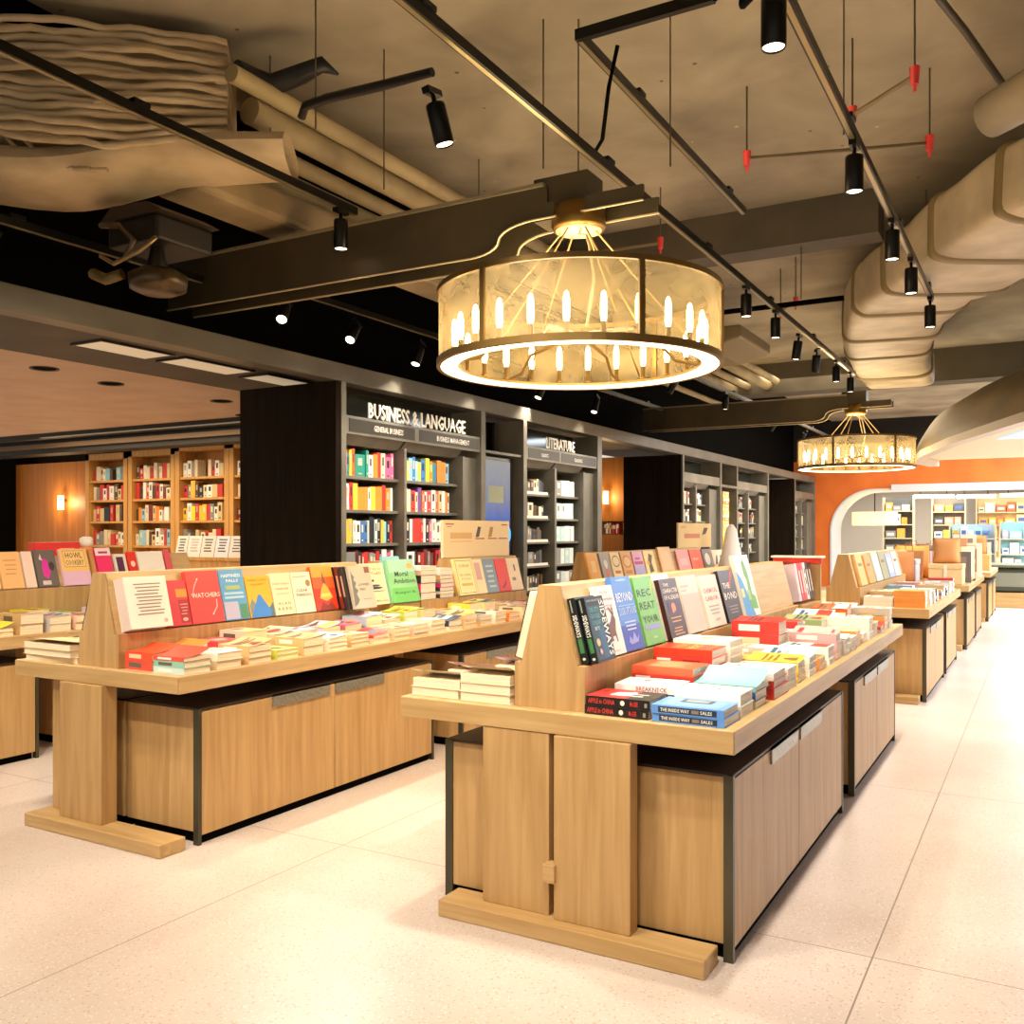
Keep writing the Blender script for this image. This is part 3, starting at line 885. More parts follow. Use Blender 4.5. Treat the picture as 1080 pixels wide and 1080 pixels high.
FARGROUPS = ('stacked books on the second walkway table', 'stacked books on the second middle table', 'far stacked books under the cream ceiling')
def lean(x, y, z, ang=18., face=1, yaw=0.):
    """upright book leaning back on a riser slope; face=1 looks towards +x; (y) is where its spine edge starts"""
    return Matrix.Translation((x, y, z)) @ Matrix.Rotation(R(90 * face + yaw), 4, 'Z') @ Matrix.Rotation(R(90 - ang), 4, 'X')

def lie(x, y, z, rot=0.):
    """lying face up, spine towards the near end; (x, y) is the near corner on the walkway side"""
    return Matrix.Translation((x, y, z)) @ Matrix.Rotation(R(90 + rot), 4, 'Z')

def lines(rows, col, x0=.2, x1=.8):
    """rows of small unreadable print as fine bars: (y, height)"""
    return [('r', x0 + .1 * ((i * 37) % 3) / 3, y, x1 - .12 * ((i * 53) % 4) / 4, y + hh, col) for i, (y, hh) in enumerate(rows)]

# --- the front walkway riser
Zr = TZ + .1715
XR = -1.64 + .124
wr = 'on the front walkway riser'
def dR(y, w, h, t, cover, label, art=(), spine=(), **k):
    sh = k.pop('shift', 0)
    return book(lean(XR + sh, y, Zr + .002 + k.pop('dz', 0), k.pop('ang', 14.5)), w, h, t, cover, label, art, spine, group='books leaning on the walkway riser', **k)
sw_art = [('r', .0, 0, 1, 1, '#141a1c'), ('r', .06, .04, .70, .86, '#1f4a57'), ('r', .4, .06, .72, .5, '#2c5a80'), ('t', 'NATIONAL BESTSELLER', .5, .94, .84, .03, '#c7c7bd'),
          ('t', 'SIDEWAYS', .83, .5, .86, .25, '#f4f2e8', -90), ('t', 'THE CITY', .36, .80, .5, .07, '#5aa6a6'), ('t', 'GOOGLE', .36, .70, .5, .07, '#5aa6a6'), ('t', "COULDN'T", .36, .60, .5, .07, '#5aa6a6'), ('t', 'BUY', .34, .51, .26, .06, '#cfd8d0'),
          ('e', .22, .30, .10, .06, '#d8b98c'), ('e', .26, .16, .08, .05, '#c9867c'), ('e', .26, .16, .04, .025, '#e8d8c8')]
sw_sp = [('t', 'SIDEWAYS', .43, .5, .34, .62, '#f0eee2'), ('r', .62, .2, .84, .8, '#3e7a45'), ('r', .03, .25, .22, .45, '#8f948c'), ('e', .93, .5, .02, .22, '#d8d8cc')]
dR(3.19, .175, .252, .03, '#171c1e', 'dark teal paperback with white sideways title, at the riser end, rear copy', (), sw_sp, spine_col='#10110f', dz=.0)
dR(3.205, .165, .252, .03, '#171c1e', 'dark teal paperback with white sideways title, at the riser end, front copy', sw_art, sw_sp, spine_col='#10110f', shift=.0335)
hare = [('p', [(.2, .2), (.42, .2), (.40, .26), (.56, .27), (.60, .18), (.66, .18), (.64, .34), (.72, .44), (.76, .50), (.70, .56), (.66, .60), (.60, .57), (.44, .48), (.22, .42), (.12, .30)], '#6f4630'), ('p', [(.62, .56), (.44, .68), (.48, .69), (.68, .59)], '#6f4630'), ('p', [(.68, .57), (.64, .70), (.68, .70), (.72, .58)], '#5c3826')]
dR(3.40, .165, .285, .026, '#f2dfd6', 'pale pink paperback with a brown hare, beside the dark teal copies', [('t', 'The Tiny', .42, .90, .5, .045, '#c8707a'), ('t', 'Remarkably', .48, .80, .8, .055, '#c8707a'), *lines([(.70, .02), (.65, .02)], '#d8a8a4'), *hare, ('t', 'J. Sawyer', .4, .06, .5, .035, '#b0787a')])
dR(3.575, .20, .315, .024, '#3f7fd0', 'blue paperback with stacked white title, between hare book and green book', [('r', 0, 0, 1, .34, '#3a55b8'), ('e', .5, .95, .3, .015, '#9cc4ee'), ('t', 'BEYOND', .5, .72, .86, .125, '#e8f0fa'), ('r', .1, .60, .9, .61, '#a8c8f0'), ('t', 'DISRUPTION', .5, .53, .86, .105, '#bcd4f4'), *lines([(.37, .02), (.32, .02), (.27, .02)], '#b8c8f0'), ('p', [(.2, .12), (.3, .2), (.4, .14), (.55, .24), (.66, .14), (.8, .2), (.7, .1), (.3, .08)], '#8f9de0')])
dR(3.80, .22, .305, .026, '#6fb94e', 'lime green paperback with dark letters and a yellow flash', [('p', [(.55, .42), (.92, .96), (.80, .62), (.98, .98), (.66, .60)], '#e8d84a'), ('t', 'REC', .42, .76, .72, .11, '#22401f'), ('t', 'REAT', .46, .57, .80, .11, '#22401f'), ('t', 'YOUR', .48, .37, .82, .11, '#22401f'), ('r', .1, .22, .9, .29, '#8c9ad0'), ('t', 'WITH', .5, .1, .2, .03, '#e6f2d8')])
dR(4.045, .215, .31, .02, '#eadfcf', 'cream paperback mostly hidden behind the dark brown one', dz=.0)
dR(4.06, .225, .285, .022, '#3a1a16', 'dark brown paperback with white capitals and an orange lion', [('t', 'THE', .34, .90, .3, .05, '#e8d8c8'), ('t', 'CHARACTER', .52, .80, .86, .075, '#efe2d2'), ('t', 'OF A LEADER', .52, .69, .86, .075, '#efe2d2'), ('r', .2, .42, .8, .62, '#4a2560'), ('p', [(.40, .43), (.38, .55), (.46, .60), (.58, .58), (.62, .50), (.56, .44), (.58, .42), (.52, .48), (.46, .43)], '#f09030'), *lines([(.34, .02), (.28, .02), (.17, .02), (.12, .02), (.07, .02)], '#c89060')], shift=.0215)
dR(4.36, .27, .285, .024, '#d8cbbd', 'plain grey-beige hardback between dark brown and cream covers', [('r', .06, .8, .5, .84, '#b8b0a8'), ('r', .06, .73, .35, .76, '#b8b0a8'), ('r', .0, .0, 1, .68, '#c9b9ac')])
dR(4.68, .29, .275, .022, '#e8d6c2', 'cream paperback with orange-red capitals near the black cover', [('t', 'CHEMICAL', .5, .70, .8, .09, '#c05a48'), ('t', 'LABOR', .5, .55, .7, .09, '#c05a48'), *lines([(.38, .03), (.31, .03), (.24, .03)], '#b0a090'), ('t', 'GIFT', .55, .13, .3, .05, '#c87a60')])
dR(5.02, .28, .29, .022, '#241c1a', 'black paperback with big cream capitals and red streak', [('p', [(.55, .62), (.95, .98), (.8, .98), (.5, .7)], '#c03028'), ('t', 'THE', .35, .70, .45, .11, '#f0e6d2'), ('t', 'BOND', .5, .50, .85, .14, '#f0e6d2'), *lines([(.28, .025), (.22, .025), (.16, .025)], '#8a7a70')])
dR(5.36, .31, .37, .022, '#f4f2e6', 'tall white and blue book with green cactus shapes, tilted on the riser', [('p', [(0, 0), (.4, 0), (.66, .0), (.24, .62), (0, .75)], '#4aa0e0'), ('p', [(.05, .32), (.22, .32), (.22, .46), (.05, .46)], '#f0e070'), ('p', [(.5, .12), (.92, .10), (.9, .3), (.72, .36), (.72, .7), (.6, .92), (.45, .88), (.46, .68), (.56, .58), (.5, .4), (.38, .3)], '#6fae5a'), ('r', .42, .26, .6, .42, '#9fcf8a')], ang=14)
book(lean(-1.64 - .124, 3.50, Zr + .002, 14, -1), .31, .27, .045, '#121212', 'black-covered thick book leaning on the hidden side of the walkway riser', pages=PAGES, group='books leaning on the walkway riser')

# --- the front middle risers
Xl = -4.11 + .124
def dL(y, w, h, t, cover, label, art=(), spine=(), **k):
    sh = k.pop('shift', 0); xb = k.pop('xb', Xl)
    return book(lean(xb + sh, y, Zr + .002 + k.pop('dz', 0), k.pop('ang', 14.5)), w, h, t, cover, label, art, spine, group='books leaning on the middle risers', **k)
rows10 = [(.84 - .065 * i, .022) for i in range(10)]
dL(3.075, .255, .265, .075, '#f6efe0', 'thick white gift book with small brown handwriting, first on the middle riser', lines(rows10, '#8f7a66', .2, .85) + [('e', .84, .12, .05, .04, '#d8b0a0')], spine_col='#d9c2b4')
dL(3.345, .145, .245, .03, '#d2303c', 'crimson paperback with an orange block, beside the white gift book', [('r', .5, .62, 1, .80, '#f0932c'), ('r', .55, .05, 1, .56, '#b0202c'), *lines([(.45, .02), (.38, .02), (.31, .02), (.24, .02)], '#e8a0a0', .6, .95), ('e', .75, .13, .12, .04, '#f0b8a0')])
dL(3.50, .225, .29, .03, '#e2403a', 'bright red hardback with thin curved arrows and white capitals', [('t', 'WATCHERS', .53, .53, .88, .09, '#f6d8c8'), ('p', [(.12, .55), (.2, .72), (.32, .84), (.33, .82), (.22, .70), (.14, .55)], '#f2b8a8'), ('p', [(.82, .44), (.8, .3), (.66, .18), (.68, .16), (.83, .29), (.85, .44)], '#f2b8a8'), ('e', .33, .84, .025, .02, '#f2c8b8'), ('e', .66, .16, .025, .02, '#f2c8b8')])
dL(3.735, .18, .29, .026, '#5aa2d4', 'sky blue paperback with white lettering between red hardback and yellow cover', [('t', 'HAPPINESS', .5, .88, .8, .07, '#eef4f6'), ('t', 'FALLS', .52, .78, .5, .06, '#eef4f6'), ('r', .2, .60, .8, .68, '#a8b878'), ('r', .1, .5, .9, .55, '#a8cce8'), ('r', .1, .42, .9, .47, '#a8cce8'), ('r', .02, .02, .6, .36, '#b8b4d0'), ('r', .66, .02, .96, .30, '#4f8f6a')])
dL(3.925, .19, .245, .026, '#f2b21e', 'yellow paperback with a blue mountain peak', [('p', [(.02, .30), (.16, .46), (.3, .30), (.3, 0), (.02, 0)], '#7a8a8a'), ('p', [(.8, .2), (1, .34), (1, 0), (.7, 0)], '#557a80'), ('p', [(.04, .0), (.42, .54), (.52, .55), (.90, .12), (.8, .0)], '#3f86d8'), ('t', 'NINE LIVES', .5, .9, .8, .05, '#c88010'), ('t', 'ASCENT', .5, .80, .6, .04, '#c88010')])
dL(4.125, .17, .255, .026, '#f4dcb4', 'cream hardback with spaced dark capitals, beside the mountain cover', [('t', 'EVERYTHING', .5, .74, .84, .045, '#b09a78'), ('t', 'CHANGE', .5, .62, .64, .045, '#7a6a4c'), ('t', 'ALWAYS', .5, .50, .64, .04, '#d8a888'), ('t', 'A L A N', .5, .27, .6, .06, '#6a5a40'), ('t', 'R E E D', .5, .14, .7, .06, '#6a5a40')])
dL(4.305, .175, .255, .022, '#f8e8c8', 'cream paperback with bold dark title and gold seal', [('t', 'CLEAR', .45, .55, .6, .075, '#4a4438'), ('t', 'THINKING', .52, .44, .8, .075, '#4a4438'), ('e', .82, .72, .12, .085, '#a8803c'), ('r', .1, .88, .8, .9, '#b8a888')])
dL(4.49, .20, .285, .026, '#e2601e', 'orange-red paperback with a golden robed figure', [('r', 0, 0, 1, .5, '#d83a1c'), ('r', 0, .75, 1, 1, '#f0a23c'), ('p', [(.42, .60), (.5, .9), (.6, .60)], '#8a4a20'), ('p', [(.2, .28), (.35, .5), (.5, .62), (.66, .5), (.82, .28), (.5, .2)], '#f0b040'), ('r', .3, .30, .72, .38, '#f4d070'), ('p', [(.1, .0), (.3, .2), (.5, .1), (.7, .2), (.9, .0)], '#8a2a14')])
for q in range(3):
    book(lean(Xl + .034 * q, 4.70 + .002 * q, Zr + .002, 14.5), .17, .275, .03, '#2c2622' if q != 1 else '#6b2c22', 'dark spined book wedged before the grey leaf cover, %s of three' % ORD[q + 1], group='books leaning on the middle risers', spine_col=['#1c1a18', '#7c2f22', '#2a2c30'][q], spine=[('r', .2, .3, .7, .7, '#c8b49a')])
dL(4.735, .225, .285, .02, '#c9bda6', 'grey-beige paperback with a grey leaf along its edge', [('p', [(.02, .05), (.1, .9), (.14, .8), (.22, .74), (.16, .66), (.26, .6), (.18, .5), (.3, .42), (.2, .34), (.28, .2), (.16, .1)], '#77776a'), ('t', 'LOWER', .6, .55, .5, .06, '#5f5a4c'), ('t', 'WAY', .5, .44, .28, .06, '#5f5a4c'), ('r', .45, .2, .85, .22, '#a09880'), ('r', .72, .82, .95, .96, '#8c5a44')], shift=.104)
dL(4.98, .26, .29, .022, '#f6e4b4', 'cream paperback with dark waves, at the end of the first middle riser', [('t', '5 Types', .55, .86, .66, .075, '#c89a4a'), ('t', 'of Wealth', .5, .76, .7, .075, '#a8853c'), ('e', .45, .58, .05, .03, '#444'), ('e', .45, .46, .28, .025, '#4a4e50'), ('e', .45, .40, .36, .03, '#33383c'), ('e', .5, .32, .44, .015, '#7a9a9a'), ('t', 'S. Bloom', .6, .09, .7, .05, '#9a8a5c')], shift=.0)
dL(5.26, .31, .31, .024, '#8fcf8a', 'green gradient paperback with dark handwritten title', [('r', 0, .7, 1, 1, '#a8d8c0'), ('r', 0, 0, 1, .34, '#6fc85e'), ('e', .82, .84, .12, .07, '#e8b860'), ('t', 'Moral', .45, .66, .5, .12, '#2f5a3a'), ('t', 'Ambition', .52, .50, .82, .12, '#2f5a3a'), ('t', 'Rutger B.', .5, .22, .8, .07, '#3a7a3a')], shift=.023)
dL(5.25, .2, .335, .02, '#8cc8cf', 'teal paperback peeking out behind the green gradient cover')
def pile(x, y, z, dims, spec, lab, group, rot=0.):
    """several books lying on one another; spec = [(cover, description, thickness, art, spine)] bottom to top"""
    w, h = dims
    n = len(spec)
    for i, sp in enumerate(spec):
        cover, desc, t = sp[:3]
        art = sp[3] if len(sp) > 3 else ()
        spn = sp[4] if len(sp) > 4 else ()
        kw = sp[5] if len(sp) > 5 else {}
        pos = 'alone' if n == 1 else 'top one' if i == n - 1 else 'lowest' if i == 0 else ORD[n - i] + ' down'
        kw = dict(kw)
        rr = kw.pop('rot', random.uniform(-1.2, 1.2)) + rot
        dx = random.uniform(-.004, .004)
        book(lie(x + dx, y, z, rr), kw.pop('w', w), kw.pop('h', h), t, cover, '%s, %s, %s' % (desc, pos, lab), art if i == n - 1 else (), spn, group=group, **kw)
        z += t + .0006
    return z
pile(-3.965, 5.61, TZ + .1765, (.2, .24), [('#3a302c', 'black-spined book', .05), ('#e02c7c', 'magenta-spined book', .07), ('#2c2622', 'dark-spined book', .06), ('#c9a688', 'tan-spined book', .035), ('#f0ece4', 'white-spined book', .03)], 'tall pile on the oak plinth', 'piled books on the oak plinth')
pile(-3.965, 5.86, TZ + .1765, (.19, .24), [('#4a4440', 'charcoal book', .03), ('#e8e4dc', 'white book', .02), ('#3a3a34', 'black book', .03), ('#e02c84', 'magenta book', .03), ('#9a9488', 'grey book', .03), ('#c89858', 'tan book', .03), ('#f4f0e6', 'white book', .05)], 'second pile on the oak plinth', 'piled books on the oak plinth')
book(lean(-4.11 - .135, 3.375, Zr + .002, 17, -1), .33, .28, .012, '#161412', 'slim black-edged book leaning on the hidden side of the middle riser', pages=PAGES, group='books leaning on the middle risers')
dL(6.14, .27, .295, .022, '#f6e49a', 'pale yellow paperback with a thin black border', [('r', .07, .05, .93, .95, '#4a4436'), ('r', .085, .062, .915, .938, '#f6e8a8'), ('t', 'CHINA', .5, .80, .6, .08, '#b09a58'), ('t', 'GLOBAL', .5, .55, .66, .06, '#b09a58'), ('t', 'FOOD', .5, .44, .5, .06, '#b09a58'), ('r', .2, .25, .8, .32, '#e0b850')])
dL(6.42, .14, .285, .02, '#f4e0b0', 'narrow cream book with pink pattern beside the bordered yellow cover', [('r', .1, .4, .7, .9, '#d8a8a0')])
dL(6.565, .19, .285, .02, '#7f93a4', 'slate blue paperback with white wavy print, beside the red cover', lines([(.75, .06), (.6, .06), (.45, .06), (.3, .06), (.15, .06)], '#b8c8d0'))
dL(6.765, .19, .28, .02, '#e8281c', 'vivid red paperback with a dark curved tick', [('p', [(.2, .12), (.45, .2), (.7, .36), (.6, .2), (.4, .1)], '#7a1410')])
dL(6.965, .2, .28, .02, '#f0d8b4', 'cream paperback with little dark figure, last before the blue edge', [('r', .5, .6, .62, .8, '#6a5040'), ('r', .2, .3, .5, .4, '#a08060')])
t = thing('sign_board', 'cream sign board with two phone pictures standing over the middle riser', 'sign', (-4.11, 6.6, TZ + .475))
zs = TZ + .4725
MB().box(-4.125, -4.10, 6.10, 7.14, zs, zs + .30).build('board', M('#f3dcae', .5), t, bevel=.003)
mb = MB()
def fl(y0, y1, z0, z1, m=0): mb.box(-4.0999, -4.0985, y0, y1, zs + z0, zs + z1, m)
fl(6.13, 6.25, .262, .272); fl(6.15, 6.22, .245, .25); fl(7.0, 7.1, .262, .272)
fl(6.2, 6.52, .15, .2, 1); fl(6.2, 6.52, .125, .132, 1)
fl(6.58, 6.72, .145, .155); fl(6.78, 6.92, .145, .155); fl(6.95, 7.1, .145, .155)
mb.build('printed_lines', [M('#b5564a', .5), M('#e0b878', .5)], t)
for q, c in ((6.58, '#4a4438'), (6.78, '#b58c40')):
    MB().prism([(q, zs + .16), (q + .05, zs + .165), (q + .08, zs + .245), (q + .035, zs + .25)], -4.0999, -4.097, 'x').build('phone_picture', M(c, .4), t)

# --- stacks lying on the tables
RC = ['#c8342c', '#e8e0d4', '#d8c9b0', '#4a4c50', '#f0e8dc', '#d86a2c', '#7fa8c8', '#e8c040', '#b8a890', '#e4a8a8', '#8a9aa0', '#f4ece0', '#a83c34', '#d0b48c', '#5f7f9a', '#c9c4bc', '#e89a4a', '#9aac78']
CN = {'#c8342c': 'red', '#e8e0d4': 'off-white', '#d8c9b0': 'beige', '#4a4c50': 'slate', '#f0e8dc': 'ivory', '#d86a2c': 'orange', '#7fa8c8': 'pale blue', '#e8c040': 'yellow', '#b8a890': 'taupe', '#e4a8a8': 'pink', '#8a9aa0': 'grey', '#f4ece0': 'white', '#a83c34': 'brick red', '#d0b48c': 'tan', '#5f7f9a': 'steel blue', '#c9c4bc': 'silver', '#e89a4a': 'apricot', '#9aac78': 'sage'}
GW = 'stacked books on the front walkway table'
apple_sp = [('t', 'APPLE in CHINA', .25, .5, .42, .55, '#d83a34'), ('e', .58, .5, .035, .28, '#e8e2d6'), ('t', 'McGEE', .76, .5, .12, .5, '#d83a34'), ('r', .92, .25, .96, .7, '#8a8a80')]
apple_art = [('r', 0, .38, 1, 1, '#d0342e'), ('e', .5, .56, .22, .14, '#f0ece2'), ('e', .36, .66, .1, .06, '#f0ece2'), ('e', .66, .44, .12, .06, '#f0ece2'), ('t', 'APPLE', .7, .86, .34, .1, '#a01c18'), ('r', .3, .2, .38, .42, '#f0ece2'), ('r', .5, .16, .56, .4, '#d8d0c4')]
blue_sp = [('r', .1, .15, .9, .85, '#223048'), ('t', 'THE INSIDE WAY', .33, .5, .4, .4, '#f0ecd8'), ('t', 'SALES', .76, .5, .16, .4, '#f0ecd8'), ('r', .56, .3, .66, .7, '#8a7a60')]
blue_art = [('r', .12, .1, .9, .9, '#7aa4dc'), ('r', .5, .28, .86, .72, '#3a4450'), ('r', .56, .34, .8, .66, '#8a949a')]
EX, RX_ = -.952, -1.228
pile(RX_ + .0, 3.14, TZ + .0005, (.18, .252), [('#1c1410', 'black and red book with white emblem', .034, (), apple_sp), ('#1c1410', 'black and red book with white emblem', .034, apple_art, apple_sp)], 'riser-side stack at the near end', GW)
pile(EX, 3.135, TZ + .0005, (.183, .265), [('#5f93d8', 'bright blue book with dark spine panel', .03, (), blue_sp), ('#5f93d8', 'bright blue book with dark spine panel', .03, blue_art, blue_sp)], 'walkway-side stack at the near end', GW)
white_red = [('t', 'CHINA', .62, .62, .4, .14, '#b05048'), ('t', 'IS BUILT', .55, .42, .5, .1, '#b0706a'), ('r', .3, .2, .5, .24, '#9a948a')]
pile(RX_ + .03, 3.345, TZ + .0005, (.185, .245), [('#26201c', 'black book', .03), ('#2a2420', 'dark brown book with curled cover', .03, (), (), {'h': .262, 'rot': 4}), ('#f4f0e8', 'white book with red lettering', .028, white_red, [('t', 'BREAKNECK', .6, .5, .5, .6, '#b03028')])], 'second stack from the near end, riser side', GW, 3)
pile(EX, 3.335, TZ + .0005, (.17, .25), [('#e8dcc0', 'cream book with printed dots', .04), ('#f4f2ec', 'white book with small black print', .045, [('e', .5, .55, .03, .05, '#333'), ('r', .4, .4, .6, .44, '#556'), ('t', 'ORBITAL', .3, .5, .4, .1, '#7a8290', 90)])], 'second stack from the near end, walkway side', GW)
teal = {'curl': .045, 'w': .2}
pile(EX, 3.525, TZ + .0005, (.17, .245), [('#c9b48c', 'tan book with lettering', .03), ('#3f5fa8', 'navy blue book', .035, (), [('r', .1, .2, .5, .8, '#e0e4f0')]), ('#7fb4b4', 'teal book with curled front cover', .02, (), (), teal)], 'third stack from the near end, walkway side', GW)
redyel = [('t', 'THE BIG', .5, .66, .7, .16, '#f0a23c'), ('t', 'RESET', .5, .42, .7, .16, '#f0b84c'), ('r', .1, .1, .9, .14, '#f08a4c')]
sp_red = [('r', .06, .2, .3, .8, '#f4e4d8'), ('r', .5, .25, .8, .7, '#8a1a18')]
pile(RX_ + .02, 3.56, TZ + .0005, (.2, .26), [('#d83a30', 'red book with white spine mark', .032, (), sp_red), ('#d83a30', 'red book with white spine mark', .032, (), sp_red), ('#d83a30', 'red book with white spine mark', .032, (), sp_red), ('#e8603c', 'orange-red book with pale loops', .032, [('e', .3, .5, .2, .3, '#f08a60'), ('e', .66, .5, .2, .3, '#f08a60')])], 'third stack from the near end, riser side', GW)
sci = [('t', 'A PARTY', .16, .5, .8, .12, '#4a4640', -90), ('t', 'SCIENTIST', .36, .5, .85, .12, '#5a564c', -90)] + [('r', .5 + .07 * i, .2, .52 + .07 * i, .5 - .03 * (i % 3), '#8a8478') for i in range(5)] + [('e', .66, .72, .03, .04, '#333'), ('e', .78, .74, .03, .04, '#333'), ('e', .72, .62, .03, .04, '#8a4a3a')]
pile(EX + .01, 3.765, TZ + .0005, (.24, .25), [('#b8281e', 'crimson book', .045), ('#b8281e', 'crimson book', .03), ('#f6f2ea', 'white book with sideways grey lettering', .03, sci, (), {'curl': .0})], 'fourth stack from the near end, walkway side', GW, 1)
pile(RX_ + .02, 3.80, TZ + .0005, (.2, .26), [('#c8342c', 'red book', .035, (), sp_red), ('#c8342c', 'red book', .035, (), sp_red), ('#d83a30', 'red book', .035, (), sp_red), ('#d83a30', 'red book', .035, (), sp_red), ('#e23a1e', 'scarlet book with large yellow lettering', .035, redyel)], 'fourth stack from the near end, riser side', GW)
gray = [('t', 'GRAY', .16, .5, .6, .12, '#3a3830', -90), ('e', .5, .5, .1, .14, '#e8b830'), ('r', .78, .2, .8, .8, '#555'), ('r', .86, .3, .88, .8, '#555'), ('r', .3, .1, .32, .9, '#8a8a80')]
pile(RX_ + .03, 4.03, TZ + .0005, (.2, .26), [('#e4d8c4', 'beige book', .04), ('#e4d8c4', 'beige book', .04), ('#e4d8c4', 'beige book', .04), ('#e4d8c4', 'beige book', .035), ('#f2ead8', 'ivory book with yellow disc', .035, gray)], 'fifth stack from the near end, riser side', GW)
pk = [('r', .12 + .2 * i, .1, .24 + .2 * i, .85, c) for i, c in enumerate(['#e4b4a4', '#c8b0a0', '#e8c8b8', '#d8a898'])] + [('r', .1, .9, .7, .93, '#444')]
pile(EX, 4.03, TZ + .0005, (.17, .235), [('#f0e8dc', 'white book', .03), ('#f0e8dc', 'white book', .03), ('#ece2d4', 'ivory book with upright pink bars', .03, pk)], 'fifth stack from the near end, walkway side', GW)
ros = random.Random(5)
def cover_art():
    dark = ['#5a4a40', '#3a3a40', '#a8382c', '#2f5a78', '#7a5a2c']
    lite = ['#f4ece0', '#f0c860', '#e8b0a0', '#b8d0e0']
    c1, c2 = ros.choice(dark), ros.choice(lite + dark)
    k = ros.randint(0, 3)
    if k == 0:
        return [('r', .12, .60, .86, .70, c1), ('r', .12, .46, .62, .56, c1), ('e', .66, .28, .18, .12, c2), ('r', .12, .1, .5, .13, c1)]
    if k == 1:
        return [('r', .06, .05, .94, .42, c2), ('r', .14, .74, .86, .84, c1), ('r', .14, .62, .6, .70, c1), ('r', .2, .5, .8, .52, c1)]
    if k == 2:
        return [('r', .1, .66, .9, .72, c1), ('r', .1, .55, .74, .61, c1), ('r', .1, .44, .86, .50, c1), ('p', [(.3, .08), (.7, .08), (.58, .34), (.42, .34)], c2)]
    return [('e', .5, .45, .3, .2, c2), ('r', .2, .78, .8, .88, c1), ('r', .3, .1, .7, .15, c1)]
def more(x, lab_side, y0, rows, gname, table, dims, start, nmin=2, nmax=4, pal=RC, depth=.2, pages=None, fewer=0, cut=99):
    y = y0
    for i, row in enumerate(rows):
        if row is None:
            k = ros.randint(nmin, nmax)
            c = ros.choice(pal)
            spec = [(c if ros.random() < .6 else ros.choice(pal), None, ros.choice([.022, .026, .03, .034])) for _ in range(k)]
        else:
            spec = row
        tot = sum(s[2] for s in spec)
        if fewer and len(spec) > fewer:
            spec = spec[:fewer - 1] + spec[-1:]
            spec = [(s[0], s[1], s[2] * tot / sum(r[2] for r in spec) * 1.12) + tuple(s[3:]) for s in spec]
        spec2 = []
        for si, s in enumerate(spec):
            nm = CN.get(s[0], 'plain')
            art = s[3] if len(s) > 3 else cover_art()
            sp = [('r', .15, .25, .6, .75, ros.choice(['#f2e8d8', '#6a5a4c', '#e8c8a0']))]
            kw = dict(s[5]) if len(s) > 5 else {}
            if pages: kw['pages'] = pages
            if si == len(spec) - 1 and 'curl' not in kw and ros.random() < .45: kw['curl'] = ros.uniform(.01, .03)
            spec2.append((s[0], (s[1] or nm + ' book'), s[2], art, sp, kw))
        pile(x + ros.uniform(-.006, .006), y, TZ + .0005, dims, spec2, '%s stack from near end, %s, %s' % (ORD[start + i], lab_side, table), gname if i < cut else 'far ' + gname)
        y += depth
R_ = lambda c, n, t=.03: [(c, None, t)] * n
more(RX_ + .03, 'riser side', 4.26, [R_('#e89a4a', 3), R_('#f0e8dc', 2), R_('#b8a890', 3), R_('#c8342c', 6), R_('#e8e0d4', 4), R_('#c8342c', 5), R_('#d8c9b0', 3), None, None, R_('#f4ece0', 4), None, None, R_('#d86a2c', 4), None], GW, 'walkway table', (.17, .25), 6, depth=.215, fewer=3)
more(EX, 'walkway side', 4.24, [R_('#e8c040', 3), R_('#f0e8dc', 3), R_('#e89a4a', 2), R_('#f4ece0', 3), R_('#e4a8a8', 4), R_('#c9c4bc', 3), None, R_('#e89a4a', 3), None, R_('#f4ece0', 4), R_('#d0b48c', 3), None, R_('#e89a4a', 3), R_('#c9c4bc', 4)], GW, 'walkway table', (.165, .24), 6, depth=.215, fewer=3)
# hidden side of the front walkway table: fore edges towards the viewer
GH = 'cream-edged stacks behind the walkway riser'
def back_pile(x, y, n, lab, cover, t=.036):
    z = TZ + .0005
    for i in range(n):
        mt = Matrix.Translation((x, y + .2, z)) @ Matrix.Rotation(R(-90 + random.uniform(-1.5, 1.5)), 4, 'Z')
        pos = 'top one' if i == n - 1 else 'lowest' if i == 0 else ORD[n - i] + ' down'
        book(mt, .2, .235, t, cover if i == n - 1 else '#ecdcc0', 'cream book with fore edge showing, %s, %s' % (pos, lab), pages=PAGES, curl=.035 if i == n - 1 else 0, group=GH)
        z += t + .0006
back_pile(-2.285, 3.16, 2, 'outer stack behind the walkway riser', '#f0e2c4')
back_pile(-2.04, 3.15, 3, 'inner stack behind the walkway riser', '#e8d2a8')
back_pile(-2.28, 3.42, 2, 'second outer stack behind the walkway riser', '#d8b0c0')
back_pile(-2.04, 3.42, 3, 'second inner stack behind the walkway riser', '#c8b4c8')
back_pile(-2.04, 3.69, 3, 'third inner stack behind the walkway riser', '#f0e8d8')
GM = 'stacked books on the front middle table'
EM, RM = -3.515, -3.745
KR = ['#e8d2a8', '#f0e2c8', '#d8b078', '#f4e8d4', '#e8c088', '#c8d8d0', '#f0c8b0', '#d8c8d8', '#f2d44c', '#b8c8d8']
for c, n in zip(KR, ['cream', 'ivory', 'kraft', 'white', 'honey', 'pale mint', 'peach', 'lilac', 'lemon', 'powder blue']): CN[c] = n
CN.update({'#d8503c': 'coral', '#8fc0a8': 'mint', '#cfe05a': 'lime', '#3f5068': 'navy', '#f08a3c': 'bright orange', '#e07890': 'rose', '#f4ee9a': 'pale yellow', '#e8484a': 'tomato red'})
